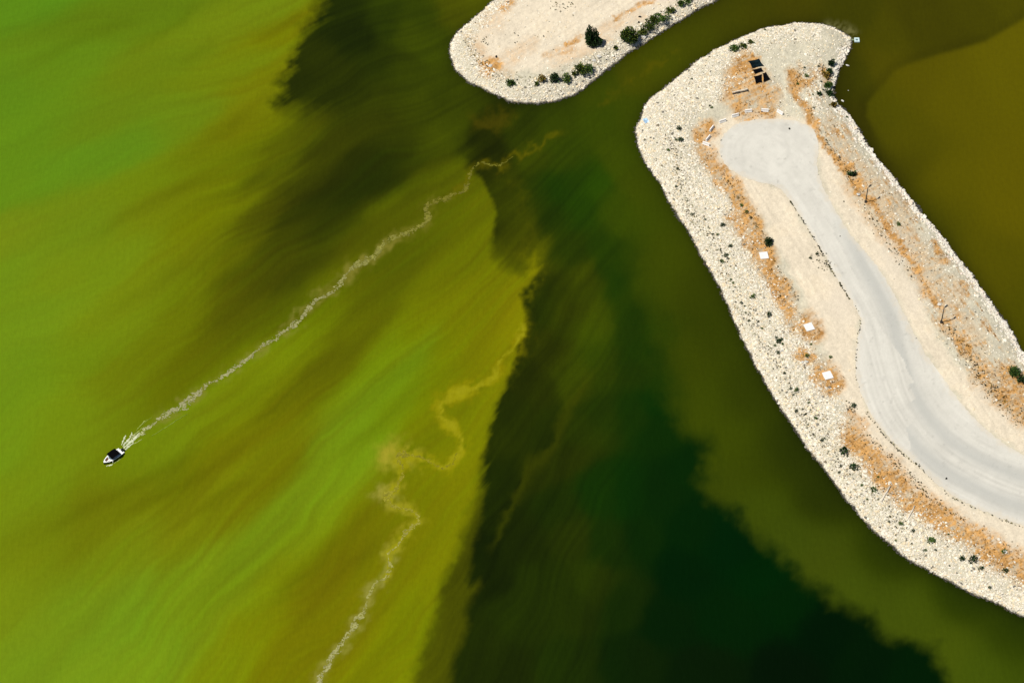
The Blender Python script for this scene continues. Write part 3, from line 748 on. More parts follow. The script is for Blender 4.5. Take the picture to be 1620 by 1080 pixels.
CLEAR = [(1208.5,405,12),(1280,518,12),(1309.5,594,12.5),(1196,102,15),(1203,120,14),(1117,228,7),(1120,219,7),(1125.5,204,7),(1143,192,8),(1163,183,8),(1184,176,8),(1210,175,8),(1234,178,8)]
M_ROCK = tint_mat("limestone_rubble", (5.0, 0.18), 0.9, 0.03, 9.0, 0.2)

def scatter_rocks(poly, n, island):
    x0, y0 = poly.min(0) - 1; x1, y1 = poly.max(0) + 1
    x1 = min(x1, 128); y0 = max(y0, -118); y1 = min(y1, 150)
    x = rng.uniform(x0, x1, n); y = rng.uniform(y0, y1, n)
    d = coast_d(x, y, poly)
    m = (d > -0.30) & (d < 18); x, y, d = x[m], y[m], d[m]
    z = land_smooth(d); u, v = project(x, y, z)
    m = (u > -30) & (u < 1660) & (v > -40) & (v < 1120); x, y, d, z, u, v = [q[m] for q in (x, y, d, z, u, v)]
    sand, dry = land_fields(u, v)
    if island:
        dens = (1 - sstep(3.0, 8.0, d)) * (1 - .9 * sand) + 0.04
    else:
        rd = sdist(x, y, ROADW)
        westside = (u < 1340 + 0 * v) & (v > 120) & (u < 1010 + 0.62 * (v - 120) + 170)
        dens = np.where(westside | (v > 640) & (u < 1250 + (v - 640) * 1.35), 1 - sstep(10, 15, d), np.where(u > 1300, 1.0 * (1 - sstep(.7 + .9 * vnoise(x * .35, y * .35, 5), 1.4 + 1.6 * vnoise(x * .35, y * .35, 5), d)) + .10, (1 - sstep(3, 11, d)) * .75 + .1))
        dens = dens * (1 - .93 * sand) * (1 - np.clip(1.05 * dry, 0, .9))
        dens = np.where(rd > -0.7, 0, dens)
    dens = np.maximum(dens, (d < 0.9) * 1.0)
    for (bu, bv, br) in CLEAR:
        dens = np.where(np.hypot(u - bu, (v - bv) * 1.25) < br, 0, dens)
    m = rng.random(len(x)) < dens
    x, y, d, z, u, v = [q[m] for q in (x, y, d, z, u, v)]
    s = np.exp(rng.normal(math.log(.115), .45, len(x))).clip(.075, .46)
    s = np.where(d < 1.2, s * 1.25, s)
    harb = (~np.full(len(x), island)) & (u > 1318) & (v > 75) & (v < 620) & (d < 3)
    s = np.where(harb, s * 1.25, s)
    t = rng.normal(0, 1, len(x))
    c = lin([234, 225, 202])[None] * np.clip(1 + .10 * t, .5, 1.2)[:, None]
    warm = rng.random(len(x)) < .22
    c[warm] = c[warm] * np.array([1.0, .90, .74])
    dark = rng.random(len(x)) < .035
    c[dark] *= .25
    c[harb] = np.maximum(c[harb], lin([238, 232, 214])[None] * rng.uniform(.7, 1.05, (harb.sum(), 1)))
    zz = z + s * .06
    wet = 1 - sstep(.02, np.where(harb, .12, .30), zz)
    c = c * (1 - .93 * wet[:, None])
    return x, y, zz, s, np.clip(c * 0.77 * np.array([1.0, 1.0, 1.03]), .003, .78)

for poly, n, isl_, lab in ((PENW, 640000, False, "of the jetty"), (ISLW, 260000, True, "round the sandy island")):
    r = scatter_rocks(poly, n, isl_)
    big = r[3] > .175
    for k, word in ((big, "coarse pale rubble on the shore slopes "), (~big, "fine pale rubble on the shore slopes ")):
        o = link("riprap", rocks_mesh("riprap", *[q[k] for q in r], M_ROCK, k is not big)); tag(o, word + lab, kind='stuff')
        print("riprap", k.sum())

# ------------------------------------------------------------------ tufts of dry grass and weeds, as stuff
def tufts_mesh(name, x, y, z, h, color, mat, blades=6):
    n = len(x)
    a = rng.uniform(0, 2 * np.pi, (n, blades)); w = .16 * h[:, None] * rng.uniform(.7, 1.4, (n, blades))
    lean = rng.uniform(.25, .95, (n, blades)) * h[:, None]
    hh = h[:, None] * rng.uniform(.6, 1.1, (n, blades))
    bx = x[:, None] + np.cos(a) * .12 * h[:, None]; by = y[:, None] + np.sin(a) * .12 * h[:, None]
    px, py = -np.sin(a) * w, np.cos(a) * w
    zb = np.repeat(z[:, None] - .03, blades, 1)
    A = np.stack([bx + px, by + py, zb], -1); B = np.stack([bx - px, by - py, zb], -1)
    mx, my = bx + np.cos(a) * lean * .45, by + np.sin(a) * lean * .45
    Cc = np.stack([mx - px * 1.1, my - py * 1.1, zb + hh * .7], -1); D = np.stack([mx + px * 1.1, my + py * 1.1, zb + hh * .7], -1)
    T = np.stack([bx + np.cos(a) * lean, by + np.sin(a) * lean, zb + hh], -1)
    P = np.stack([A, B, Cc, D, T], 2).reshape(-1, 3)
    k = (np.arange(n * blades) * 5)[:, None]
    F = np.concatenate([k + np.array([[0, 1, 2]]), k + np.array([[0, 2, 3]]), k + np.array([[3, 2, 4]])], 0)
    C = np.repeat(np.repeat(color[:, None, :], blades, 1) [:, :, None, :] * rng.uniform(.75, 1.25, (n, blades, 1, 1)), 5, 2).reshape(-1, 3)
    return mesh_np(name, P, F, mat, np.clip(C, .003, .6), False)

M_GRASS = tint_mat("dry_grass", (7.0, 0.2), 0.85, 0, 1, 0.2)
def scatter_px(n, box):
    u = rng.uniform(box[0], box[2], n); v = rng.uniform(box[1], box[3], n)
    x, y, z = at(u, v)
    return u, v, x, y, z
u, v, x, y, z = scatter_px(120000, (1000, 30, 1640, 990))
_, dry = land_fields(u, v)
n1 = fbm(u / 9., v / 9., 301, 3)
rd = sdist(x, y, ROADW)
clr = np.ones(len(u), bool)
for (bu, bv, br) in CLEAR[:5]: clr &= np.hypot(u - bu, (v - bv) * 1.25) > br
m = (rng.random(len(u)) < (dry * 1.2 + 0.5 * n1 * (dry > .25) - .15) * .34) & (z > .8) & (rd < -.4) & clr
hh = rng.uniform(.10, .28, m.sum())
cc = lin([216, 168, 98])[None] * rng.uniform(.6, 1.2, (m.sum(), 1)); bb = rng.random(m.sum()) < .16; cc[bb] = lin([120, 72, 28]) * rng.uniform(.6, 1.2, (bb.sum(), 1))
gg = rng.random(m.sum()) < .07; cc[gg] = lin([96, 92, 30])
o = link("dry_grass", tufts_mesh("dry_grass", x[m], y[m], z[m], hh, cc * ALB, M_GRASS)); tag(o, "orange brown dry grass tufts in bands along the jetty", kind='stuff')
print("tufts", m.sum())
# weeds: dark little plants among the slope stones and along the road edge
WEED_LINES = [([(1060,215),(1070,260),(1090,330),(1118,368),(1150,430),(1185,500)], 11, 460), ([(1185,500),(1220,560),(1260,640),(1310,710),(1360,770),(1430,840)], 15, 560), ([(1270,640),(1300,670)], 18, 120),
              ([(1250,318),(1270,350),(1296,392),(1302,405)], 1.0, 90), ([(1306,412),(1322,440)], 1.2, 30), ([(1328,448),(1344,474)], .9, 45), ([(1353,485),(1361,506),(1355,545),(1355,600),(1362,630)], 1.2, 26), ([(1290,400),(1310,425)], 9, 50),
              ([(1368,650),(1400,690),(1430,720),(1455,738)], 1.6, 70), ([(1455,738),(1500,782),(1560,812),(1618,834)], 1.6, 50), ([(1150,285),(1175,325),(1205,370),(1235,430),(1265,480)], 3, 120), ([(1340,640),(1352,652)], 5, 26),
              ([(1435,745),(1480,790),(1530,828)], 3, 60), ([(1370,690),(1420,735),(1480,800)], 6, 90), ([(1300,210),(1325,250),(1350,290)], 4, 60), ([(1275,105),(1262,125)], 6, 24), ([(1300,105),(1312,130),(1318,165)], 6, 90),
              ([(1360,320),(1400,375),(1440,440)], 8, 70), ([(1500,520),(1560,600)], 14, 130), ([(1560,610),(1620,670)], 14, 120),
              ([(740,60),(760,95),(790,122),(850,132),(920,110),(965,85)], 8, 170), ([(1020,45),(1070,12)], 6, 90), ([(765,62),(772,70)], 5, 14), ([(805,60),(860,62)], 10, 16), ([(875,8),(905,12)], 9, 40)]
U_, V_ = [], []
for L, w, n in WEED_LINES:
    sp = smooth_poly(L, 6, False); t = rng.uniform(0, len(sp) - 1.001, n); i = t.astype(int); f = (t - i)[:, None]
    p = sp[i] * (1 - f) + sp[i + 1] * f + rng.normal(0, w * .6, (n, 2))
    U_.append(p[:, 0]); V_.append(p[:, 1])
u = np.concatenate(U_); v = np.concatenate(V_); x, y, z = at(u, v)
m = z > .35; x, y, z = x[m], y[m], z[m]
cc = lin([44, 48, 16])[None] * rng.uniform(.3, 1.5, (len(x), 1)); yy = rng.random(len(x)) < .3; cc[yy] = lin([120, 112, 34])
o = link("weeds", tufts_mesh("weeds", x, y, z, rng.uniform(.10, .33, len(x)), cc * ALB, M_GRASS, 7)); tag(o, "small dark weeds dotted between stones and along the road edge", kind='stuff')

# ------------------------------------------------------------------ foam on the water, flat clots of it as real sheets
def foam_mesh(name, line, segs, half, cstops, seed, blobs=(), mat=None):
    """clots along a line (photo pixels); kept cells of a fine grid become one thin sheet"""
    W = to_world(smooth_poly(line, 4, False))
    L = np.hypot(*(W[1:] - W[:-1]).T); cum = np.concatenate([[0], np.cumsum(L)]); tot = cum[-1]
    R = 2.6; st = 0.085
    lo = W.min(0) - R; hi = W.max(0) + R
    xs = np.arange(lo[0], hi[0], st); ys = np.arange(lo[1], hi[1], st)
    cells_x, cells_y = [], []
    for k in range(0, len(W) - 1, 3):        # only cells near the line
        seg = W[k:k + 4]
        a = seg.min(0) - R; b = seg.max(0) + R
        ix = np.arange(int((a[0] - lo[0]) / st), int((b[0] - lo[0]) / st)); iy = np.arange(int((a[1] - lo[1]) / st), int((b[1] - lo[1]) / st))
        A, B = np.meshgrid(ix, iy); cells_x.append(A.ravel()); cells_y.append(B.ravel())
    K = np.unique(np.concatenate(cells_x).astype(np.int64) * 100000 + np.concatenate(cells_y)); ix = K // 100000; iy = K % 100000
    x = lo[0] + ix * st; y = lo[1] + iy * st
    wx = x + .38 * fbm(x * .55, y * .55, seed, 3) + .22 * fbm(x * 2.1, y * 2.1, seed + 1, 3); wy = y + .38 * fbm(x * .55, y * .55, seed + 2, 3) + .22 * fbm(x * 2.1, y * 2.1, seed + 3, 3)
    d, par = seg_dist(wx, wy, W)
    hw = np.interp(par, segs, half) * MPP * (1 + .45 * fbm(par * tot * .22, par * 0, seed + 5, 2))
    u, v = project(x, y, 0 * x)
    for (bu, bv, br) in blobs:
        hw = np.maximum(hw, br * MPP * np.exp(-(((u - bu) / br) ** 2 + ((v - bv) / br) ** 2) * .6))
    n = fbm(x * 1.6, y * 1.6, seed + 7, 4, .65); n2 = fbm(x * 4.5, y * 4.5, seed + 8, 2)
    keep = (d < hw * (1.0 + .5 * n)) & (n + .8 * n2 > -.42 + .35 * d / np.maximum(hw, .01)) & (hw > .02)
    ix, iy, x, y, par, n2 = ix[keep], iy[keep], x[keep], y[keep], par[keep], n2[keep]
    # shared corner vertices, jittered so that no cell edge reads as a pixel
    cor = np.concatenate([(ix + a) * 100000 + iy + b for a, b in ((0, 0), (1, 0), (1, 1), (0, 1))])
    uq, inv = np.unique(cor, return_inverse=True)
    vx = lo[0] + (uq // 100000) * st; vy = lo[1] + (uq % 100000) * st
    jx = vx + st * .9 * (vnoise(vx * 9, vy * 9, seed) - .5); jy = vy + st * .9 * (vnoise(vx * 9, vy * 9, seed + 4) - .5)
    vz = .015 + .02 * vnoise(vx * 3, vy * 3, seed + 6)
    F = inv.reshape(4, -1).T
    pp = np.zeros(len(uq)); pp[F.ravel()] = np.repeat(par, 4)
    cs = np.array([c[1:] for c in cstops], float); cl_ = lin(cs); st_ = [c[0] for c in cstops]
    C = np.stack([np.interp(pp, st_, cl_[:, k]) for k in range(3)], -1)
    C = C * (1 + .30 * fbm(vx * 2.4, vy * 2.4, seed + 9, 3, .65))[:, None]
    print(name, len(F))
    return mesh_np(name, np.stack([jx, jy, vz], -1), F, mat, np.clip(C, .004, 1) * ALB, True)
M_FOAM = tint_mat("scum_foam", (7.0, 0.15), 0.8, 0.02, 12, 0.2)
o = link("foam", foam_mesh("foam", WAKE[:37], [0, .03, .1, .35, .55, .8, .9, 1], [1.8, 3.8, 4.4, 4.0, 3.8, 3.6, 2.4, .5],
         [(0, 206,212,160), (.05, 180,182,126), (.12, 170,168,120), (.45, 164,162,106), (.6, 148,146,66), (.8, 126,122,30), (1, 110,108,16)], 401,
         [(466,512,7),(395,566,5),(330,608,5),(262,657,5),(540,447,7),(600,394,8),(676,343,8),(690,318,5),(738,298,7)], M_FOAM))
tag(o, "tan foam trail winding behind the boat", kind='stuff')
o = link("foam", foam_mesh("foam", SCUM[:24], [0, .15, .3, .42, .5, .6, .75, .9, 1], [3.0, 3.8, 2.2, 2.0, 2.4, 2.4, 2.2, 1.4, .4],
         [(0, 176,174,116), (.2, 172,170,102), (.3, 172,170,88), (.45, 172,168,84), (.6, 162,156,40), (1, 138,132,6)], 431,
         [(561,988,7),(551,1003,6),(527,1036,5),(612,785,9),(632,720,10),(620,716,7),(641,842,6)], M_FOAM))
tag(o, "tan foam line drifting at the bottom of the green water", kind='stuff')

# ------------------------------------------------------------------ vegetation
M_LEAF = tint_mat("dark_leaves", (3.0, 0.25), 0.7, 0, 1, 0.25)
M_BARK = plain_mat("bark", (0.10, 0.075, 0.05), .9, (6, .3))

def leaf_cloud(lobes, n, size, cols, seed, upright=.5):
    """leaf sized faces through the volume of several lobes (cx,cy,cz,rx,ry,rz)"""
    g = np.random.default_rng(seed)
    vol = np.array([l[3] * l[4] * l[5] for l in lobes]); pick = g.choice(len(lobes), n, p=vol / vol.sum())
    Lb = np.array(lobes)[pick]
    q = g.normal(0, 1, (n, 3)); q /= np.linalg.norm(q, axis=1)[:, None]
    rad = g.uniform(.25, 1.0, n) ** .5 * g.uniform(.85, 1.12, n)
    p = Lb[:, :3] + q * Lb[:, 3:] * rad[:, None]
    d = q * .8 + np.array([0, 0, upright]) + g.normal(0, .45, (n, 3)); d /= np.linalg.norm(d, axis=1)[:, None]
    s = np.cross(d, g.normal(0, 1, (n, 3))); s /= np.linalg.norm(s, axis=1)[:, None]
    ln = size * g.uniform(.6, 1.4, n)[:, None]; w = ln * .38
    A = p; B = p + d * ln * .55 + s * w; Cc = p + d * ln * 1.15; D = p + d * ln * .55 - s * w
    P = np.stack([A, B, Cc, D], 1).reshape(-1, 3); P[:, 2] = np.maximum(P[:, 2], .02)
    k = (np.arange(n) * 4)[:, None]
    F = np.concatenate([k + np.array([[0, 1, 2]]), k + np.array([[0, 2, 3]])], 0)
    cl_ = lin(np.array(cols, float)); c = cl_[g.integers(0, len(cl_), n)] * g.uniform(.7, 1.75, (n, 1))
    return P, F, np.repeat(c[:, None, :], 4, 1).reshape(-1, 3) * ALB

def tree(name, u, v, lobes, n, size, cols, seed, label, cat, group=None, height=2.0, upright=.5):
    b = at1(u, v)
    root = empty(name, b)
    tag(root, label, cat, group)
    P, F, C = leaf_cloud(lobes, n, size, cols, seed, upright)
    link("crown", mesh_np("crown", P, F, M_LEAF, C), root)
    mb = MB(); g = random.Random(seed)
    mb.tube([(0, 0, -.2), (.04, .02, height * .35), (.0, .0, height * .75)], [.16 * height / 5 + .03, .11 * height / 5 + .02, .03], 7)
    for l in lobes[:5]:
        mb.tube([(0, 0, height * .12), (l[0] * .5, l[1] * .5, l[2] * .6), (l[0], l[1], l[2] + l[5] * .3)], [.07 * height / 5 + .015, .05 * height / 5 + .01, .012], 5)
    mb.build("trunk", M_BARK, root)
    return root

DARK = [(38,66,22),(48,82,28),(28,50,20),(62,96,40),(24,42,20)]
OLIVE = [(98,112,26),(76,98,22),(122,128,36),(54,78,20),(48,66,20)]
GREEN = [(62,98,26),(80,116,34),(44,74,22),(106,122,46)]
TAN = [(150,120,40),(120,100,30),(96,88,26),(170,140,60)]
g_tr = "trees and bushes on the island"
tree("juniper_tree", 938, 70, [(-1.0,.1,2.4,.8,.8,2.6),(.2,.3,1.8,1.0,1.0,1.9),(-1.0,.4,4.4,.42,.42,1.6),(-.4,.5,4.2,.38,.38,1.5),(.5,.5,3.6,.36,.36,1.4),(1.3,-.2,1.0,.9,.9,1.0),(.95,.3,3.0,.32,.32,1.1),(-.2,-.4,1.0,1.5,1.2,1.0),(-1.45,.2,3.4,.36,.36,1.3),(1.7,-.1,1.3,.45,.4,.8)], 3000, .34, DARK, 11,
     "tall dark juniper tree standing alone on the island sand", "tree", g_tr, 5.2, .9)
tree("broadleaf_tree", 995, 65, [(-.6,.1,1.7,1.5,1.4,1.5),(.8,.2,1.6,1.4,1.4,1.4),(0,.4,2.9,1.2,1.1,1.2),(-1.3,.2,2.0,.9,.9,1.0),(.4,-.6,.9,1.4,1.0,.9),(1.3,-.3,.9,.8,.8,.8)], 2300, .32, OLIVE + DARK[:2], 12,
     "round olive green tree beside the water edge of the island", "tree", g_tr, 3.8, .5)
def bush(name, u, v, w, h, n, cols, seed, label, group=g_tr, cat="bush"):
    g = random.Random(seed); lobes = []
    for k in range(8):
        a = g.uniform(0, 6.28); q = g.uniform(.1, .95) * w / 2; e = g.uniform(.13, .30)
        lobes.append((q * math.cos(a), q * math.sin(a), h * g.uniform(.25, .75), w * e, w * e * g.uniform(.7, 1.3), h * g.uniform(.22, .5)))
    return tree(name, u, v, lobes, int(n * .8), .34, cols, seed, label, cat, group, h, .6)
bush("bush", 1014, 55, 2.2, 1.3, 420, OLIVE, 21, "low olive bush touching the right side of the round tree")
bush("bush", 1024, 46, 2.8, 2.0, 620, OLIVE + DARK[:2], 22, "yellowish bush between the round tree and the far bush row")
bush("bush", 1032, 35, 2.4, 1.7, 520, OLIVE, 23, "brown topped bush just above the yellowish bush")
bush("bush", 1049, 32, 3.2, 1.8, 640, GREEN, 24, "wide green bush on the rocks near the island's upper shore")
bush("bush", 1060, 20, 1.8, 1.1, 300, OLIVE, 25, "small bush up the shore beyond the wide green bush")
bush("bush", 1076, 8, 2.0, 1.2, 330, GREEN, 26, "last green bush where the island leaves the top of the picture")
bush("bush", 1088, 3, 1.8, 1.0, 260, GREEN, 27, "tiny green bush cut by the top edge of the picture")
bush("bush", 918, 116, 3.8, 2.0, 800, OLIVE + DARK[:2], 31, "widest dark bush low on the island's rock ring")
bush("bush", 930, 113, 2.2, 1.8, 420, GREEN, 32, "green bush grown into the right side of the widest bush")
bush("bush", 878, 128, 2.2, 2.3, 620, DARK, 33, "dense dark conical bush on the island's rock ring")
bush("bush", 897, 128, 2.2, 1.6, 420, GREEN + OLIVE[:1], 34, "loose green bush right of the dark conical bush")
bush("bush", 910, 119, 1.3, .9, 200, OLIVE, 35, "small bush between the loose green bush and the widest bush")
bush("bush", 858, 130, 1.7, 1.4, 300, TAN + OLIVE[:1], 36, "yellow brown bush left of the dark conical bush")
bush("bush", 849, 134, 1.1, .7, 160, OLIVE, 37, "small low bush at the foot of the yellow brown bush")
bush("bush", 809, 134, 2.0, 1.6, 420, GREEN + DARK[:1], 38, "lone green bush farthest left on the island's rocks")
bush("bush", 974, 78, 1.1, .7, 160, OLIVE, 39, "small scrubby bush below the gap between the two island trees")
g_pb = "bushes on the jetty"
bush("bush", 1315, 103, 1.5, 1.3, 320, DARK, 41, "dark upright bush by the harbour bank near the jetty tip", g_pb)
bush("bush", 1311, 114, 1.7, 1.0, 300, DARK, 42, "low dark bush just below the upright harbour bush", g_pb)
bush("bush", 1311, 137, 1.9, 1.2, 380, GREEN, 43, "bright green bush on the inner bend of the harbour bank", g_pb)
bush("bush", 1313, 150, 2.2, 1.0, 380, DARK, 44, "wide dark bush below the bright green one on the bend", g_pb)
bush("bush", 1307, 121, 1.6, .9, 260, TAN, 45, "rusty brown bush inside the bend of the harbour bank", g_pb)
bush("bush", 1318, 167, 1.7, .9, 260, TAN + DARK[:1], 46, "brown dead bush at the lower end of the harbour bend", g_pb)
bush("bush", 1297, 149, 1.0, .7, 140, DARK, 47, "small dark bush set back from the harbour bend", g_pb)
bush("bush", 1605, 592, 3.4, 1.6, 640, GREEN + DARK[:2], 48, "big green bush at the water's edge by the right picture edge", g_pb)
bush("bush", 1616, 603, 2.0, 1.2, 300, DARK, 49, "dark bush cut by the right picture edge", g_pb)
bush("bush", 1162, 78, 2.2, 1.0, 380, GREEN + DARK[:1], 50, "green bush patch on the rocks above the black tarps", g_pb)
bush("bush", 1175, 74, 1.7, .7, 220, OLIVE, 51, "olive bush right of the patch above the black tarps", g_pb)
bush("bush", 1187, 68, 1.3, .6, 150, OLIVE, 52, "last small bush of the row above the black tarps", g_pb)
bush("bush", 1217, 384, 2.2, 1.3, 420, DARK, 53, "black green bush just above the upper white slab", g_pb)
bush("bush", 1346, 277, 1.7, 1.0, 260, DARK, 54, "dark bush in the dry grass above the upper lamp post", g_pb)

# small shrubs on the slope: one mesh per kind, copied
protos = []
for k in range(5):
    g = random.Random(100 + k); lobes = []
    for q in range(4):
        a = g.uniform(0, 6.28); rr = g.uniform(.05, .3)
        lobes.append((rr * math.cos(a), rr * math.sin(a), g.uniform(.2, .4), g.uniform(.25, .42), g.uniform(.25, .42), g.uniform(.22, .4)))
    P, F, C = leaf_cloud(lobes, 110, .22, DARK if k < 3 else GREEN, 300 + k)
    protos.append(mesh_np("shrub", P, F, M_LEAF, C))
SHRUBS = [  # u, v, size, label
 (1143.7,357,1.25,"round black green shrub highest and largest on the white western slope"), (1155,390,1.0,"shrub by itself left of the upper white slab"),
 (1148,404,1.15,"shrub of the slope clump level with the upper white slab"), (1142,414,1.05,"shrub at the foot of the clump level with the upper white slab"),
 (1191,470,1.15,"neat dark shrub on the slope between upper and middle slabs"), (1216,499,1.35,"ragged dark shrub left of the middle slab"),
 (1232,541,1.3,"largest shrub of the tight cluster below the middle slab"), (1230,558,.9,"single shrub under the tight cluster below the middle slab"), (1277,563,1.1,"dark shrub in rusty grass between middle and lower slabs"),
 (1260,617,1.0,"dark shrub on the slope left of the lower slab"), (1260,651,.9,"dark shrub on the slope below the lower slab"), (1335,715,1.9,"big round shrub at the top of the brown grass bank"),
 (1352,739,1.7,"second big shrub beside the brown grass bank"), (1382,775,1.3,"shrub beside the upper pale log"), (1472,856,1.5,"spiky green shrub on the lower slope below the logs"), (1538,886,1.9,"largest shrub on the lower slope of the jetty"),
 (1521,884,1.2,"shrub close left of the largest lower slope shrub"), (1552,900,1.2,"shrub close right of the largest lower slope shrub"), (1588,872,1.0,"dark shrub in the brown bank by the right edge"),
 (1425,829,1.0,"shrub left of the spiky green shrub on the lower slope"), (1074,205,1.4,"dark shrub left of the concrete barriers on the tip's slope"), (1077,223,1.4,"dark shrub below another on the tip's slope"),
 (1350,642,1.1,"green shrub at the sand edge below the lower slab"), (1421,355,1.1,"grey shrub on the harbour bank between the lamp posts"), (1276,121,1.0,"dark shrub above the rusty grass clump near the tip"), (1282,409,.8,"small green shrub on sand beside the road edge"),
 (1292,402,.75,"pale green shrub touching the road edge"), (1590,903,1.1,"lowest dark shrub of the brown bank by the right edge")]
SMALL = [(1070,222,.8), (1057,238,.8), (1072,268,.8), (1070,296,.9), (1020,222,.7), (1094,126,.8), (1126,171,.8), (1123,168,.6), (1062,284,.5), (1095,340,.9), (1088,318,.5), (1135,372,.8), (1115,348,.8), (1128,371,.6), (1152,410,.6), (1156,443,.8), (1160,448,.7), (1163,455,.5), (1173,480,.8), (1178,484,.5), (1181,336,.9), (1173,325,.8), (1188,345,.7), (1140,395,.6), (1185,508,.7), (1180,495,.6), (1205,520,.6), (1199,509,.6), (1228,534,.8), (1236,537,.8), (1226,547,.7), (1238,545,.7), (1241,591,.8), (1251,615,.8), (1255,625,.6), (1280,637,.7), (1290,662,.8), (1278,672,.6), (1300,697,.9), (1304,694,.7), (1314,565,.8), (1283,545,.6), (1275,655,.6), (1330,737,.8), (1328,747,.7), (1389,755,.8), (1363,768,.7), (1406,826,.8), (1408,818,.6), (1444,840,.9), (1464,871,.9), (1417,855,.6), (1434,855,.6), (1442,860,.6), (1566,929,.8), (1500,845,.6), (1372,790,.6), (1480,870,.6), (1502,895,.5), (1340,722,.6), (1122,91,.6), (1210,48,.7), (1295,106,.8), (1299,130,.7), (1302,143,.7), (1286,150,.6), (1262,134,.8), (1273,108,.7), (1287,172,.7), (1284,182,.6), (1340,186,.7)]
MARKS = [(1208,405,"the upper white slab"),(1280,518,"the middle white slab"),(1309,594,"the lower white slab"),(1401,781,"the upper pale log"),(1441,811,"the lower pale log"),(1022,192,"the blue plastic sheet"),
         (1196,110,"the black tarps"),(1120,222,"the barriers at the left bend"),(1234,179,"the barrier turned toward the harbour"),(1143,356,"the highest round black shrub"),(1074,205,"the upper tip slope shrub"),(1077,223,"the lower tip slope shrub"),
         (1155,390,"the lone shrub level with the upper slab"),(1145,409,"the shrub clump level with the upper slab"),(1191,470,"the neat shrub below the upper slab"),(1216,499,"the ragged shrub near the middle slab"),(1232,541,"the tight cluster below the middle slab"),(1260,617,"the shrub left of the lower slab"),
         (1335,715,"the big shrub topping the brown bank"),(1352,739,"the second big shrub of the brown bank"),(1382,775,"the shrub by the upper pale log"),(1472,856,"the spiky green shrub"),(1538,886,"the largest lower slope shrub"),(1162,78,"the green bush patch near the tip"),(1311,137,"the bright green harbour bush"),(1276,121,"the dark shrub above the rusty clump")]
used_labels = set(q[3] for q in SHRUBS)
def small_label(u, v):
    """say where a small shrub stands by the nearest landmark and its side"""
    for mu, mv, name in sorted(MARKS, key=lambda q: math.hypot(q[0] - u, q[1] - v)):
        d = math.hypot(mu - u, mv - v); dx, dy = u - mu, v - mv
        if abs(dx) > 2 * abs(dy): side = "right of" if dx > 0 else "left of"
        elif abs(dy) > 2 * abs(dx): side = "below" if dy > 0 else "above"
        else: side = ("lower right of" if dx > 0 else "lower left of") if dy > 0 else ("upper right of" if dx > 0 else "upper left of")
        how = "close" if d < 14 else ("a little" if d < 30 else "well")
        lb = "tiny shrub %s %s %s" % (how, side, name)
        if lb not in used_labels:
            used_labels.add(lb); return lb
first = {}
cnt = 0
def shrub(u, v, s, label, group):
    global cnt
    o = link("shrub", protos[cnt % 5], None, at1(u, v) + Vector((0, 0, -.03)), (0, 0, random.uniform(0, 6.28)))
    o.scale = (s * random.uniform(.9, 1.15), s * random.uniform(.9, 1.15), s * random.uniform(.8, 1.1))
    tag(o, label, "shrub", group); cnt += 1
for u, v, s, lb in SHRUBS: shrub(u, v, s * .95, lb, "shrubs on the jetty slopes")
for u, v, s in SMALL: shrub(u, v, s * .85, small_label(u, v), "shrubs on the jetty slopes")

# ------------------------------------------------------------------ things built by people
M_CONC = plain_mat("pale_concrete", (.72, .70, .66), .85, (3.0, .10))
M_WHITE = plain_mat("white_slab", (.64, .63, .60), .8, (2.5, .10))
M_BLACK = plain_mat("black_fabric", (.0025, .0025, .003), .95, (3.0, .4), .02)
M_BLUEBLACK = plain_mat("blue_black_fabric", (.003, .008, .010), .8, (1.2, .8), .05)
M_STEEL = plain_mat("dark_steel", (.03, .03, .028), .5, (8, .2), .5)
M_WOOD = plain_mat("bleached_wood", (.56, .50, .40), .9, (4, .2))
M_BASE_SHADE = plain_mat("base_and_beam_shade", (.035, .03, .026), .9, (4, .3))  # near black: lamp post bases, and the strip imitating the timber's shadow

# concrete barriers round the turning place
def barrier_mesh():
    mb = MB(); L = .85
    prof = [(-.30, 0), (.30, 0), (.30, .12), (.17, .36), (.11, .78), (-.11, .78), (-.17, .36), (-.30, .12)]
    vs = [(-L, p[0], p[1]) for p in prof] + [(L, p[0], p[1]) for p in prof]; n = len(prof)
    fs = [(i, i + n, (i + 1) % n + n, (i + 1) % n) for i in range(n)] + [tuple(range(n)), tuple(range(2 * n - 1, n - 1, -1))]
    mb.add(vs, fs); return mb
BAR = [(1117,229,-20,"lowest barrier on the left of the turning place, lying askew in rusty grass"), (1120,220,50,"steep leaning barrier second from the lower left end"), (1125.5,205,52,"upright looking barrier at the left bend beside a shrub"),
       (1143,193,18,"long white barrier up the curve left of the rusty patch"), (1163,184,16,"white barrier nearest the left edge of the rusty patch"), (1184,177,8,"barrier with a black hole of shade at the foot of the rusty patch"),
       (1210,176,-4,"level barrier at the right foot of the rusty patch"), (1234,179,-34,"last barrier at the right, turned toward the harbour")]
bm0 = None
for u, v, a, lb in BAR:
    p = at1(u, v)
    if bm0 is None:
        bm0 = barrier_mesh().build("concrete_barrier", M_CONC, None, p); o = bm0
    else:
        o = bm0.copy(); COL.objects.link(o); o.location = p
    o.rotation_euler = (0, 0, math.atan2(math.sin(math.radians(a)) / math.cos(TILT), math.cos(math.radians(a))))
    o["label"] = lb; o["category"] = "barrier"; o["group"] = "concrete barriers round the turning place"

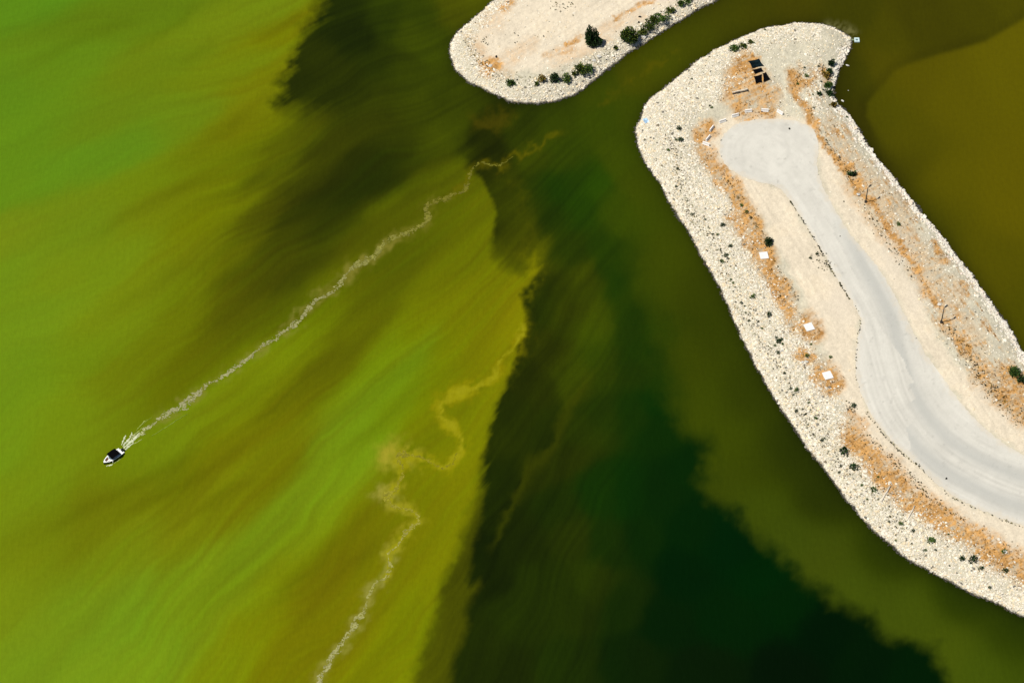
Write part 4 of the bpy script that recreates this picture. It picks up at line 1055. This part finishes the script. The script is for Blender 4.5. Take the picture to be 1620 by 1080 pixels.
# square slabs
for (u, v, a, w, lb) in ((1208.5,404.5,8,1.9,"upper white square slab in the rusty grass strip"), (1280,517.5,20,1.95,"middle white square slab on tan ground"), (1309.5,594,18,1.95,"lower white square slab ringed by rusty earth")):
    p = at1(u, v); mb = MB(); mb.box(-w/2, w/2, -w/2 * 1.05, w/2 * 1.05, -.2, .2, .02)
    o = mb.build("concrete_slab", M_WHITE, None, p, (0, 0, math.radians(a))); tag(o, lb, "slab", "white square slabs beside the road")

# black tarps stretched over low stakes
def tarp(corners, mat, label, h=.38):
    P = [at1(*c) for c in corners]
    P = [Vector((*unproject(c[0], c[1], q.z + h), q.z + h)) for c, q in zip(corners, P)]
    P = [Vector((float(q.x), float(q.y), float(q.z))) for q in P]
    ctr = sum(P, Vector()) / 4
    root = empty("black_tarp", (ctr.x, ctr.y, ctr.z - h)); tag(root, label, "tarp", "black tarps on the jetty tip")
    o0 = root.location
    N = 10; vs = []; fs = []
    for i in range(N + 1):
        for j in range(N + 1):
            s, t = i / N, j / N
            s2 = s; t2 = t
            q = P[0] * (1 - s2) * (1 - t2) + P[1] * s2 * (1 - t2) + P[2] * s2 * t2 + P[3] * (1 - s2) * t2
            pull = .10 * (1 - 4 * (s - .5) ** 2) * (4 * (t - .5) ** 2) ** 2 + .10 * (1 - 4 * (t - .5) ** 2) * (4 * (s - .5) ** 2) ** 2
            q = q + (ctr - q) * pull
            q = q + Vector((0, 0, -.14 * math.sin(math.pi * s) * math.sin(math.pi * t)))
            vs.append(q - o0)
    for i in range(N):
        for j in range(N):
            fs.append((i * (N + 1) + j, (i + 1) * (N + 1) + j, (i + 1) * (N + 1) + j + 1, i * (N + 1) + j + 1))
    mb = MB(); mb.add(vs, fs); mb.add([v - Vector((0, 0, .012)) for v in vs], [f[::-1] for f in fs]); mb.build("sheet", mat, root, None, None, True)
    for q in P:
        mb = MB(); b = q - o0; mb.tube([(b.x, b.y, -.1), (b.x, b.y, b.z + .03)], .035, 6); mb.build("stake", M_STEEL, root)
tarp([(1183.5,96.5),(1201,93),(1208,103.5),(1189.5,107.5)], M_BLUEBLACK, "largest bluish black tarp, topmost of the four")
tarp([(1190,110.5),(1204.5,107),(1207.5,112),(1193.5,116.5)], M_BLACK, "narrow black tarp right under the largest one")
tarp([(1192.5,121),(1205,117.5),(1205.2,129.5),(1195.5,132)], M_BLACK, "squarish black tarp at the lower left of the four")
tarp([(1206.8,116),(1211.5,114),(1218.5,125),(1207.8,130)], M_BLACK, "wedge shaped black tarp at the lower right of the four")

# pale timber and its imitated shadow strip on the rusty patch, pale logs on the brown bank
def beam(p0, p1, w, h, mat, name, label, cat, lift=0.0):
    a = at1(*p0); b = at1(*p1); c = (a + b) / 2; d = b - a; L = d.length
    mb = MB(); mb.box(-L/2, L/2, -w/2, w/2, 0, h, min(w, h) * .18)
    o = mb.build(name, mat, None, (c.x, c.y, c.z + lift), (0, 0, math.atan2(d.y, d.x))); tag(o, label, cat); return o
beam((1159,149.5), (1184,144), .30, .28, M_BASE_SHADE, "timber_and_shade", "long dark strip imitating the shadow of the bleached timber", "timber")  # dark box stands in for the pale timber's cast shadow
beam((1158,147), (1183,141.5), .28, .22, M_WOOD, "timber_and_shade", "bleached timber lying just above its dark shadow strip", "timber")
def log(p0, p1, r, label):
    a = at1(*p0); b = at1(*p1); d = b - a; L = d.length; mb = MB()
    mb.tube([(0,0,0), (d.x*.3,d.y*.3+.05,.05), (d.x*.65,d.y*.65-.08,d.z*.65+.05), (d.x,d.y,d.z)], [r, r*1.05, r*.9, r*.7], 9)
    mb.tube([(d.x*.55,d.y*.55,.05), (d.x*.6+.35,d.y*.6+.1,.2)], [r*.5, r*.25], 6)
    o = mb.build("log", M_WOOD, None, a + Vector((0,0,r*.8)), None, True); tag(o, label, "log", "pale logs on the brown bank")
log((1394,793), (1408,769), .20, "upper bleached log lying on the brown bank")
log((1435,823), (1447,800), .17, "lower bleached log lying on the brown bank")

# lamp posts
def lamp_post(u, v, label):
    p = at1(u, v); root = empty("lamp_post", p); tag(root, label, "lamp post", "lamp posts along the harbour side")
    mb = MB(); mb.box(-.28, .28, -.28, .28, -.3, .35, .04); mb.build("base", M_BASE_SHADE, root)
    mb = MB(); mb.tube([(0,0,.35),(0,0,2.6),(0,0,5.0)], [.14, .12, .10], 8); mb.build("pole", M_STEEL, root, None, None, True)
    mb = MB(); mb.tube([(0,0,4.9),(.18,.18,5.05),(.42,.42,5.1)], [.06, .05, .05], 6); mb.build("arm", M_STEEL, root)
    mb = MB(); mb.box(-.42, .42, -.17, .17, -.08, .08, .03); mb.build("lamp_head", M_STEEL, root, (.55, .55, 5.12), (0, 0, math.pi/4))
lamp_post(1369.5, 320, "upper lamp post of two, beside a white boulder")
lamp_post(1489, 510, "lower lamp post of two, beyond the road bend")

# boulders that stand out
def boulder(u, v, s, col, label, grp="boulders that stand out"):
    p = at1(u, v); v_, f_ = ico()
    x = np.array([0.]); me = rocks_mesh("boulder", x, x, np.array([s * .25]), np.array([s]), np.array([lin(col) * ALB]), M_ROCK)
    o = link("boulder", me, None, p); tag(o, label, "boulder", grp)
W_ = (244, 240, 228); D_ = (34, 30, 24)
boulder(1358,308,.55,W_,"white boulder beside the upper lamp post"); boulder(1486,482,.4,W_,"white stone just above the lower lamp post")
boulder(1018,58,.75,W_,"large white boulder at the water side of the round tree"); boulder(776,105,.5,W_,"pale stone in the brown round patch on the island")
boulder(785,90,.35,D_,"dark stone above the brown round patch on the island"); boulder(1012,27,.35,D_,"black stone on sand above the round tree"); boulder(1011,36,.3,D_,"small black stone just over the round tree's crown")
boulder(1249,204,.36,D_,"dark rock lying on the turning place"); boulder(1497,757,.3,D_,"dark rock near the outer road edge"); boulder(1329,374,.22,D_,"small dark stone beside the narrow road part")
boulder(1335,319,.22,D_,"small dark stone on sand left of the upper lamp post"); boulder(1590,873,.42,W_,"white stone in the brown bank near the right edge"); boulder(948,90,.55,W_,"pale boulder among the rocks under the juniper")
boulder(940,96,.5,W_,"pale boulder left of another under the juniper"); boulder(1236,555,.4,W_,"white boulder under the tight shrub cluster"); boulder(1276,572,.45,W_,"white rock ringed by rusty grass between middle and lower slabs"); boulder(1270,573,.4,W_,"white rock left of the ringed one between middle and lower slabs")
boulder(1333,160,.35,W_,"white rock on the harbour rim at the bend"); boulder(1341,104,.4,W_,"white rock standing in the water off the harbour rim"); boulder(1342,143.5,.16,W_,"tiny white rock alone in the harbour water")
boulder(1205,177,.3,(96,62,40),"brown lump between the two lower barriers"); boulder(1201,178,.28,(120,80,50),"rusty lump beside the brown one between barriers")

# blue and white litter on the western shore
p = at1(1022, 192); mb = MB(); N = 7
vs = []; fs = []
for i in range(N):
    for j in range(N):
        vs.append(((i/(N-1)-.5)*1.1, (j/(N-1)-.5)*1.5, .16 + .14*random.random()*(1 if 0<i<N-1 else .4)))
for i in range(N-1):
    for j in range(N-1): fs.append((i*N+j,(i+1)*N+j,(i+1)*N+j+1,i*N+j+1))
mb.add(vs, fs); o = mb.build("plastic_sheet", plain_mat("blue_plastic", (.30,.44,.58), .5, (2.5,.7)), None, p, (0,0,.4)); tag(o, "crumpled pale blue plastic sheet on the far left shore rocks", "sheet")

# float moored off the tip, with a narrow gangway
x, y = unproject(1355.5, 64.5); root = empty("floating_dock", (float(x), float(y), 0)); tag(root, "small pale blue float moored off the jetty tip", "float")
M_FLOAT = plain_mat("pale_float", (.50,.62,.60), .6, (3,.12))
mb = MB(); mb.box(-.62,.62,-.68,-.30,-.15,.38,.06); mb.box(-.62,.62,.30,.68,-.15,.38,.06); mb.box(-.62,-.30,-.30,.30,-.15,.36,.05); mb.box(.30,.62,-.30,.30,-.15,.36,.05); mb.build("float_frame", M_FLOAT, root)
mb = MB(); mb.box(-.30,.30,-.30,.30,-.1,.22,.03); mb.build("hatch", plain_mat("grey_hatch",(.12,.17,.19),.6), root)
mb = MB(); mb.box(-2.3,-.64,-.16,.16,.16,.24); mb.tube([(-2.3,.15,.5),(-.66,.15,.55)],.025,5); mb.tube([(-2.3,-.15,.5),(-.66,-.15,.55)],.025,5)
for q in (-2.2,-1.45,-.72): mb.tube([(q,.15,.2),(q,.15,.52)],.02,5); mb.tube([(q,-.15,.2),(q,-.15,.52)],.02,5)
mb.build("gangway", plain_mat("mossy_gangway",(.22,.26,.14),.8), root)

# ------------------------------------------------------------------ motorboat
def make_boat():
    xs_, ys_ = unproject(np.array([161.0, 195.5]), np.array([737.0, 712.5]))
    bow = Vector((float(xs_[0]), float(ys_[0]), 0)); stern = Vector((float(xs_[1]), float(ys_[1]), 0))
    d = bow - stern; Lb = d.length; k = Lb / 6.4
    c = (bow + stern) / 2
    root = empty("motorboat", (c.x, c.y, 0), math.atan2(d.y, d.x)); k *= .80; root.scale = (k, k, k)
    tag(root, "white and dark motorboat with a black canopy heading down left", "boat")
    navy = plain_mat("dark_hull", (.012,.016,.024), .25, (3,.2), .5); white = plain_mat("white_gelcoat", (.78,.78,.76), .35, (3,.04), .5)
    grey = plain_mat("grey_vinyl", (.45,.45,.43), .6); brown = plain_mat("red_brown_vinyl", (.16,.055,.03), .6); dk = plain_mat("black_canvas", (.0025,.0025,.003), .95, (4,.3), .02); motor = plain_mat("black_motor", (.012,.012,.014), .3); glass = plain_mat("smoked_glass", (.10,.16,.20), .1, (2,.1), .6)
    S = [(-3.2,1.12,.80),(-2.4,1.22,.80),(-1.2,1.27,.82),(0,1.26,.86),(1.0,1.15,.92),(1.8,.92,.98),(2.5,.55,1.04),(2.95,.24,1.08),(3.2,.03,1.10)]
    # hull: keel, chine, sheer both sides
    mb = MB(); vs = []
    for x,b,h in S: vs += [(x,-b,h),(x,-b*.9,.28),(x,-b*.78,.02),(x,0,-.28 + (.25 if x>2.8 else 0)),(x,b*.78,.02),(x,b*.9,.28),(x,b,h)]
    fs = [(i*7+j,i*7+j+1,(i+1)*7+j+1,(i+1)*7+j) for i in range(len(S)-1) for j in range(6)] + [(6,5,4,3,2,1,0)]
    mb.add(vs, fs); hull = mb.build("hull", navy, root)
    # white rub rail and gunwale
    mb = MB(); vs = []
    for x,b,h in S:
        i = max(b-.24,.0)
        vs += [(x,-b-.04,h-.10),(x,-b-.04,h+.03),(x,-i,h+.05),(x,i,h+.05),(x,b+.04,h+.03),(x,b+.04,h-.10)]
    fs = []
    for i in range(len(S)-1):
        for j in (0,1,3,4): fs.append((i*6+j,i*6+j+1,(i+1)*6+j+1,(i+1)*6+j))
        if S[i][0] >= 2.4: fs.append((i*6+2,i*6+3,(i+1)*6+3,(i+1)*6+2))
    fs.append((0,1,2,3,4,5)); mb.add(vs, fs); mb.build("gunwale", white, root)
    # cockpit liner
    mb = MB(); vs = []
    for x,b,h in S[:7]:
        i = max(b-.24,.06); vs += [(x,-i,h+.05),(x,-i*.93,.42),(x,i*.93,.42),(x,i,h+.05)]
    fs = [(i*4+j,i*4+j+1,(i+1)*4+j+1,(i+1)*4+j) for i in range(6) for j in range(3)]; fs.append((24,25,26,27)); mb.add(vs, fs); mb.build("cockpit_floor", white, root)
    mb = MB(); mb.box(-3.19,-2.55,-.92,.92,.45,.78,.06); mb.build("sun_pad", white, root)
    mb = MB(); mb.box(-3.75,-3.22,-.85,.85,.18,.28,.03); mb.build("swim_platform", white, root)
    mb = MB(); mb.box(-2.5,-1.95,-.9,.9,.43,.72,.06); mb.box(-2.5,-2.3,-.9,.9,.72,1.02,.05); mb.build("rear_seat", grey, root)
    for s in (-1,1):
        mb = MB(); mb.box(-.55,.05,s*.55-.28,s*.55+.28,.43,.74,.06); mb.box(-.55,-.4,s*.55-.28,s*.55+.28,.74,1.15,.04); mb.build("seat", grey, root)
        mb = MB(); mb.box(.55,1.05,s*.68-.3,s*.68+.3,.43,.95,.08); mb.build("console", white, root)
    for s in (-1,1):
        mb = MB(); mb.add([(1.15,s*.12,.92),(.85,s*.14,1.32),(.45,s*.98,1.28),(.75,s*1.08,.92)],[(0,1,2,3)]); mb.add([(1.17,s*.12,.92),(.87,s*.14,1.32),(.47,s*1.0,1.28),(.77,s*1.1,.92)],[(3,2,1,0)]); mb.build("windshield", glass, root)
    for s in (-1,1):
        mb = MB(); mb.add([(1.25,s*.78,.45),(2.45,s*.34,.45),(2.45,s*.12,.45),(1.25,s*.40,.45),(1.25,s*.78,.74),(2.45,s*.34,.74),(2.45,s*.12,.74),(1.25,s*.40,.74)],[(4,5,6,7),(0,1,5,4),(1,2,6,5),(2,3,7,6),(3,0,4,7)]); mb.build("bow_cushion", brown, root)
    # canopy with four poles
    mb = MB(); N = 8; vs = []
    for i in range(N+1):
        for j in range(N+1):
            s,t = i/N-.5, j/N-.5
            vs.append((-.45+s*2.95, t*2.55, 2.05 - .45*(t*t) - .35*s*s))
    fs = [(i*(N+1)+j,(i+1)*(N+1)+j,(i+1)*(N+1)+j+1,i*(N+1)+j+1) for i in range(N) for j in range(N)]
    mb.add(vs, fs); mb.add([(a,b,c_-.03) for a,b,c_ in vs],[f[::-1] for f in fs]); mb.build("canopy", dk, root, None, None, True)
    for sx in (-1.7,.8):
        for s in (-1,1):
            mb = MB(); mb.tube([(-.45,s*1.12,.85),(sx,s*1.12,1.86)],.022,6); mb.build("canopy_pole", M_STEEL, root)
    mb = MB(); mb.box(-4.05,-3.35,-.26,.26,.55,1.2,.14); mb.box(-3.8,-3.55,-.1,.1,-.4,.55); mb.build("outboard_motor", motor, root)
    mb = MB(); mb.tube([(.9,1.32,.75),(.9,1.36,.2)],[.12,.12],8); mb.build("fender", white, root)
    return root, k
boat, bk = make_boat()
# white water thrown up by the boat
M_SPRAY = tint_mat("white_water", (6, .2), .7, .03, 10, .3)
def spray(lines, seed, label):
    XX, YY, CC = [], [], []
    X=[];F=[];C=[];base=0
    for line, w, col in lines:
        W = to_world(smooth_poly(line, 6, False)); n = len(W)
        for i in range(n):
            d = W[min(i+1,n-1)] - W[max(i-1,0)]; d = d/np.linalg.norm(d); q = np.array([-d[1], d[0]])
            ww = w*MPP*(.55+.9*rng.random())*math.sin(math.pi*(i+.6)/(n+.2))**.6
            off = rng.normal(0,.06,2)
            a = W[i]+q*ww+off; b = W[i]-q*ww+off
            X += [(a[0],a[1],.03),(W[i][0]+off[0],W[i][1]+off[1],.09+.05*rng.random()),(b[0],b[1],.03)]
            cc = lin(col)*ALB*rng.uniform(.75,1.15); C += [cc]*3
            if i: 
                k = base+3*(i-1); F += [(k,k+1,k+4,k+3),(k+1,k+2,k+5,k+4)]
        base += 3*n
    o = link("foam", mesh_np("foam", np.array(X), np.array(F), M_SPRAY, np.array(C), True)); tag(o, label, kind='stuff')
Wt=(232,238,196); Wg=(196,206,112); Wy=(150,172,52)
spray([([(192,704),(196,695),(199,688)],1.2,Wt),([(194,706),(199,700),(206,692),(209,684)],1.6,Wt),([(196,709),(203,702),(212,695),(220,684)],2.0,Wt),([(197,712),(204,706),(212,700)],1.4,Wt),
       ([(203,697),(206,691),(208,686)],.6,Wg),([(205,695),(214,686),(224,678)],.6,Wg),([(209,703),(217,699),(226,694)],.6,Wg),([(240,690),(262,676),(280,664),(296,655)],.55,Wy),([(212,686),(224,672),(240,660)],.5,Wy),([(216,680),(225,670),(232,664)],.5,Wg),
       ([(168,737),(174,735.5),(179,733.5)],1.0,Wt),([(180,733),(186,729),(192,724)],.5,Wg)], 5, "white churned water close behind and beside the boat")
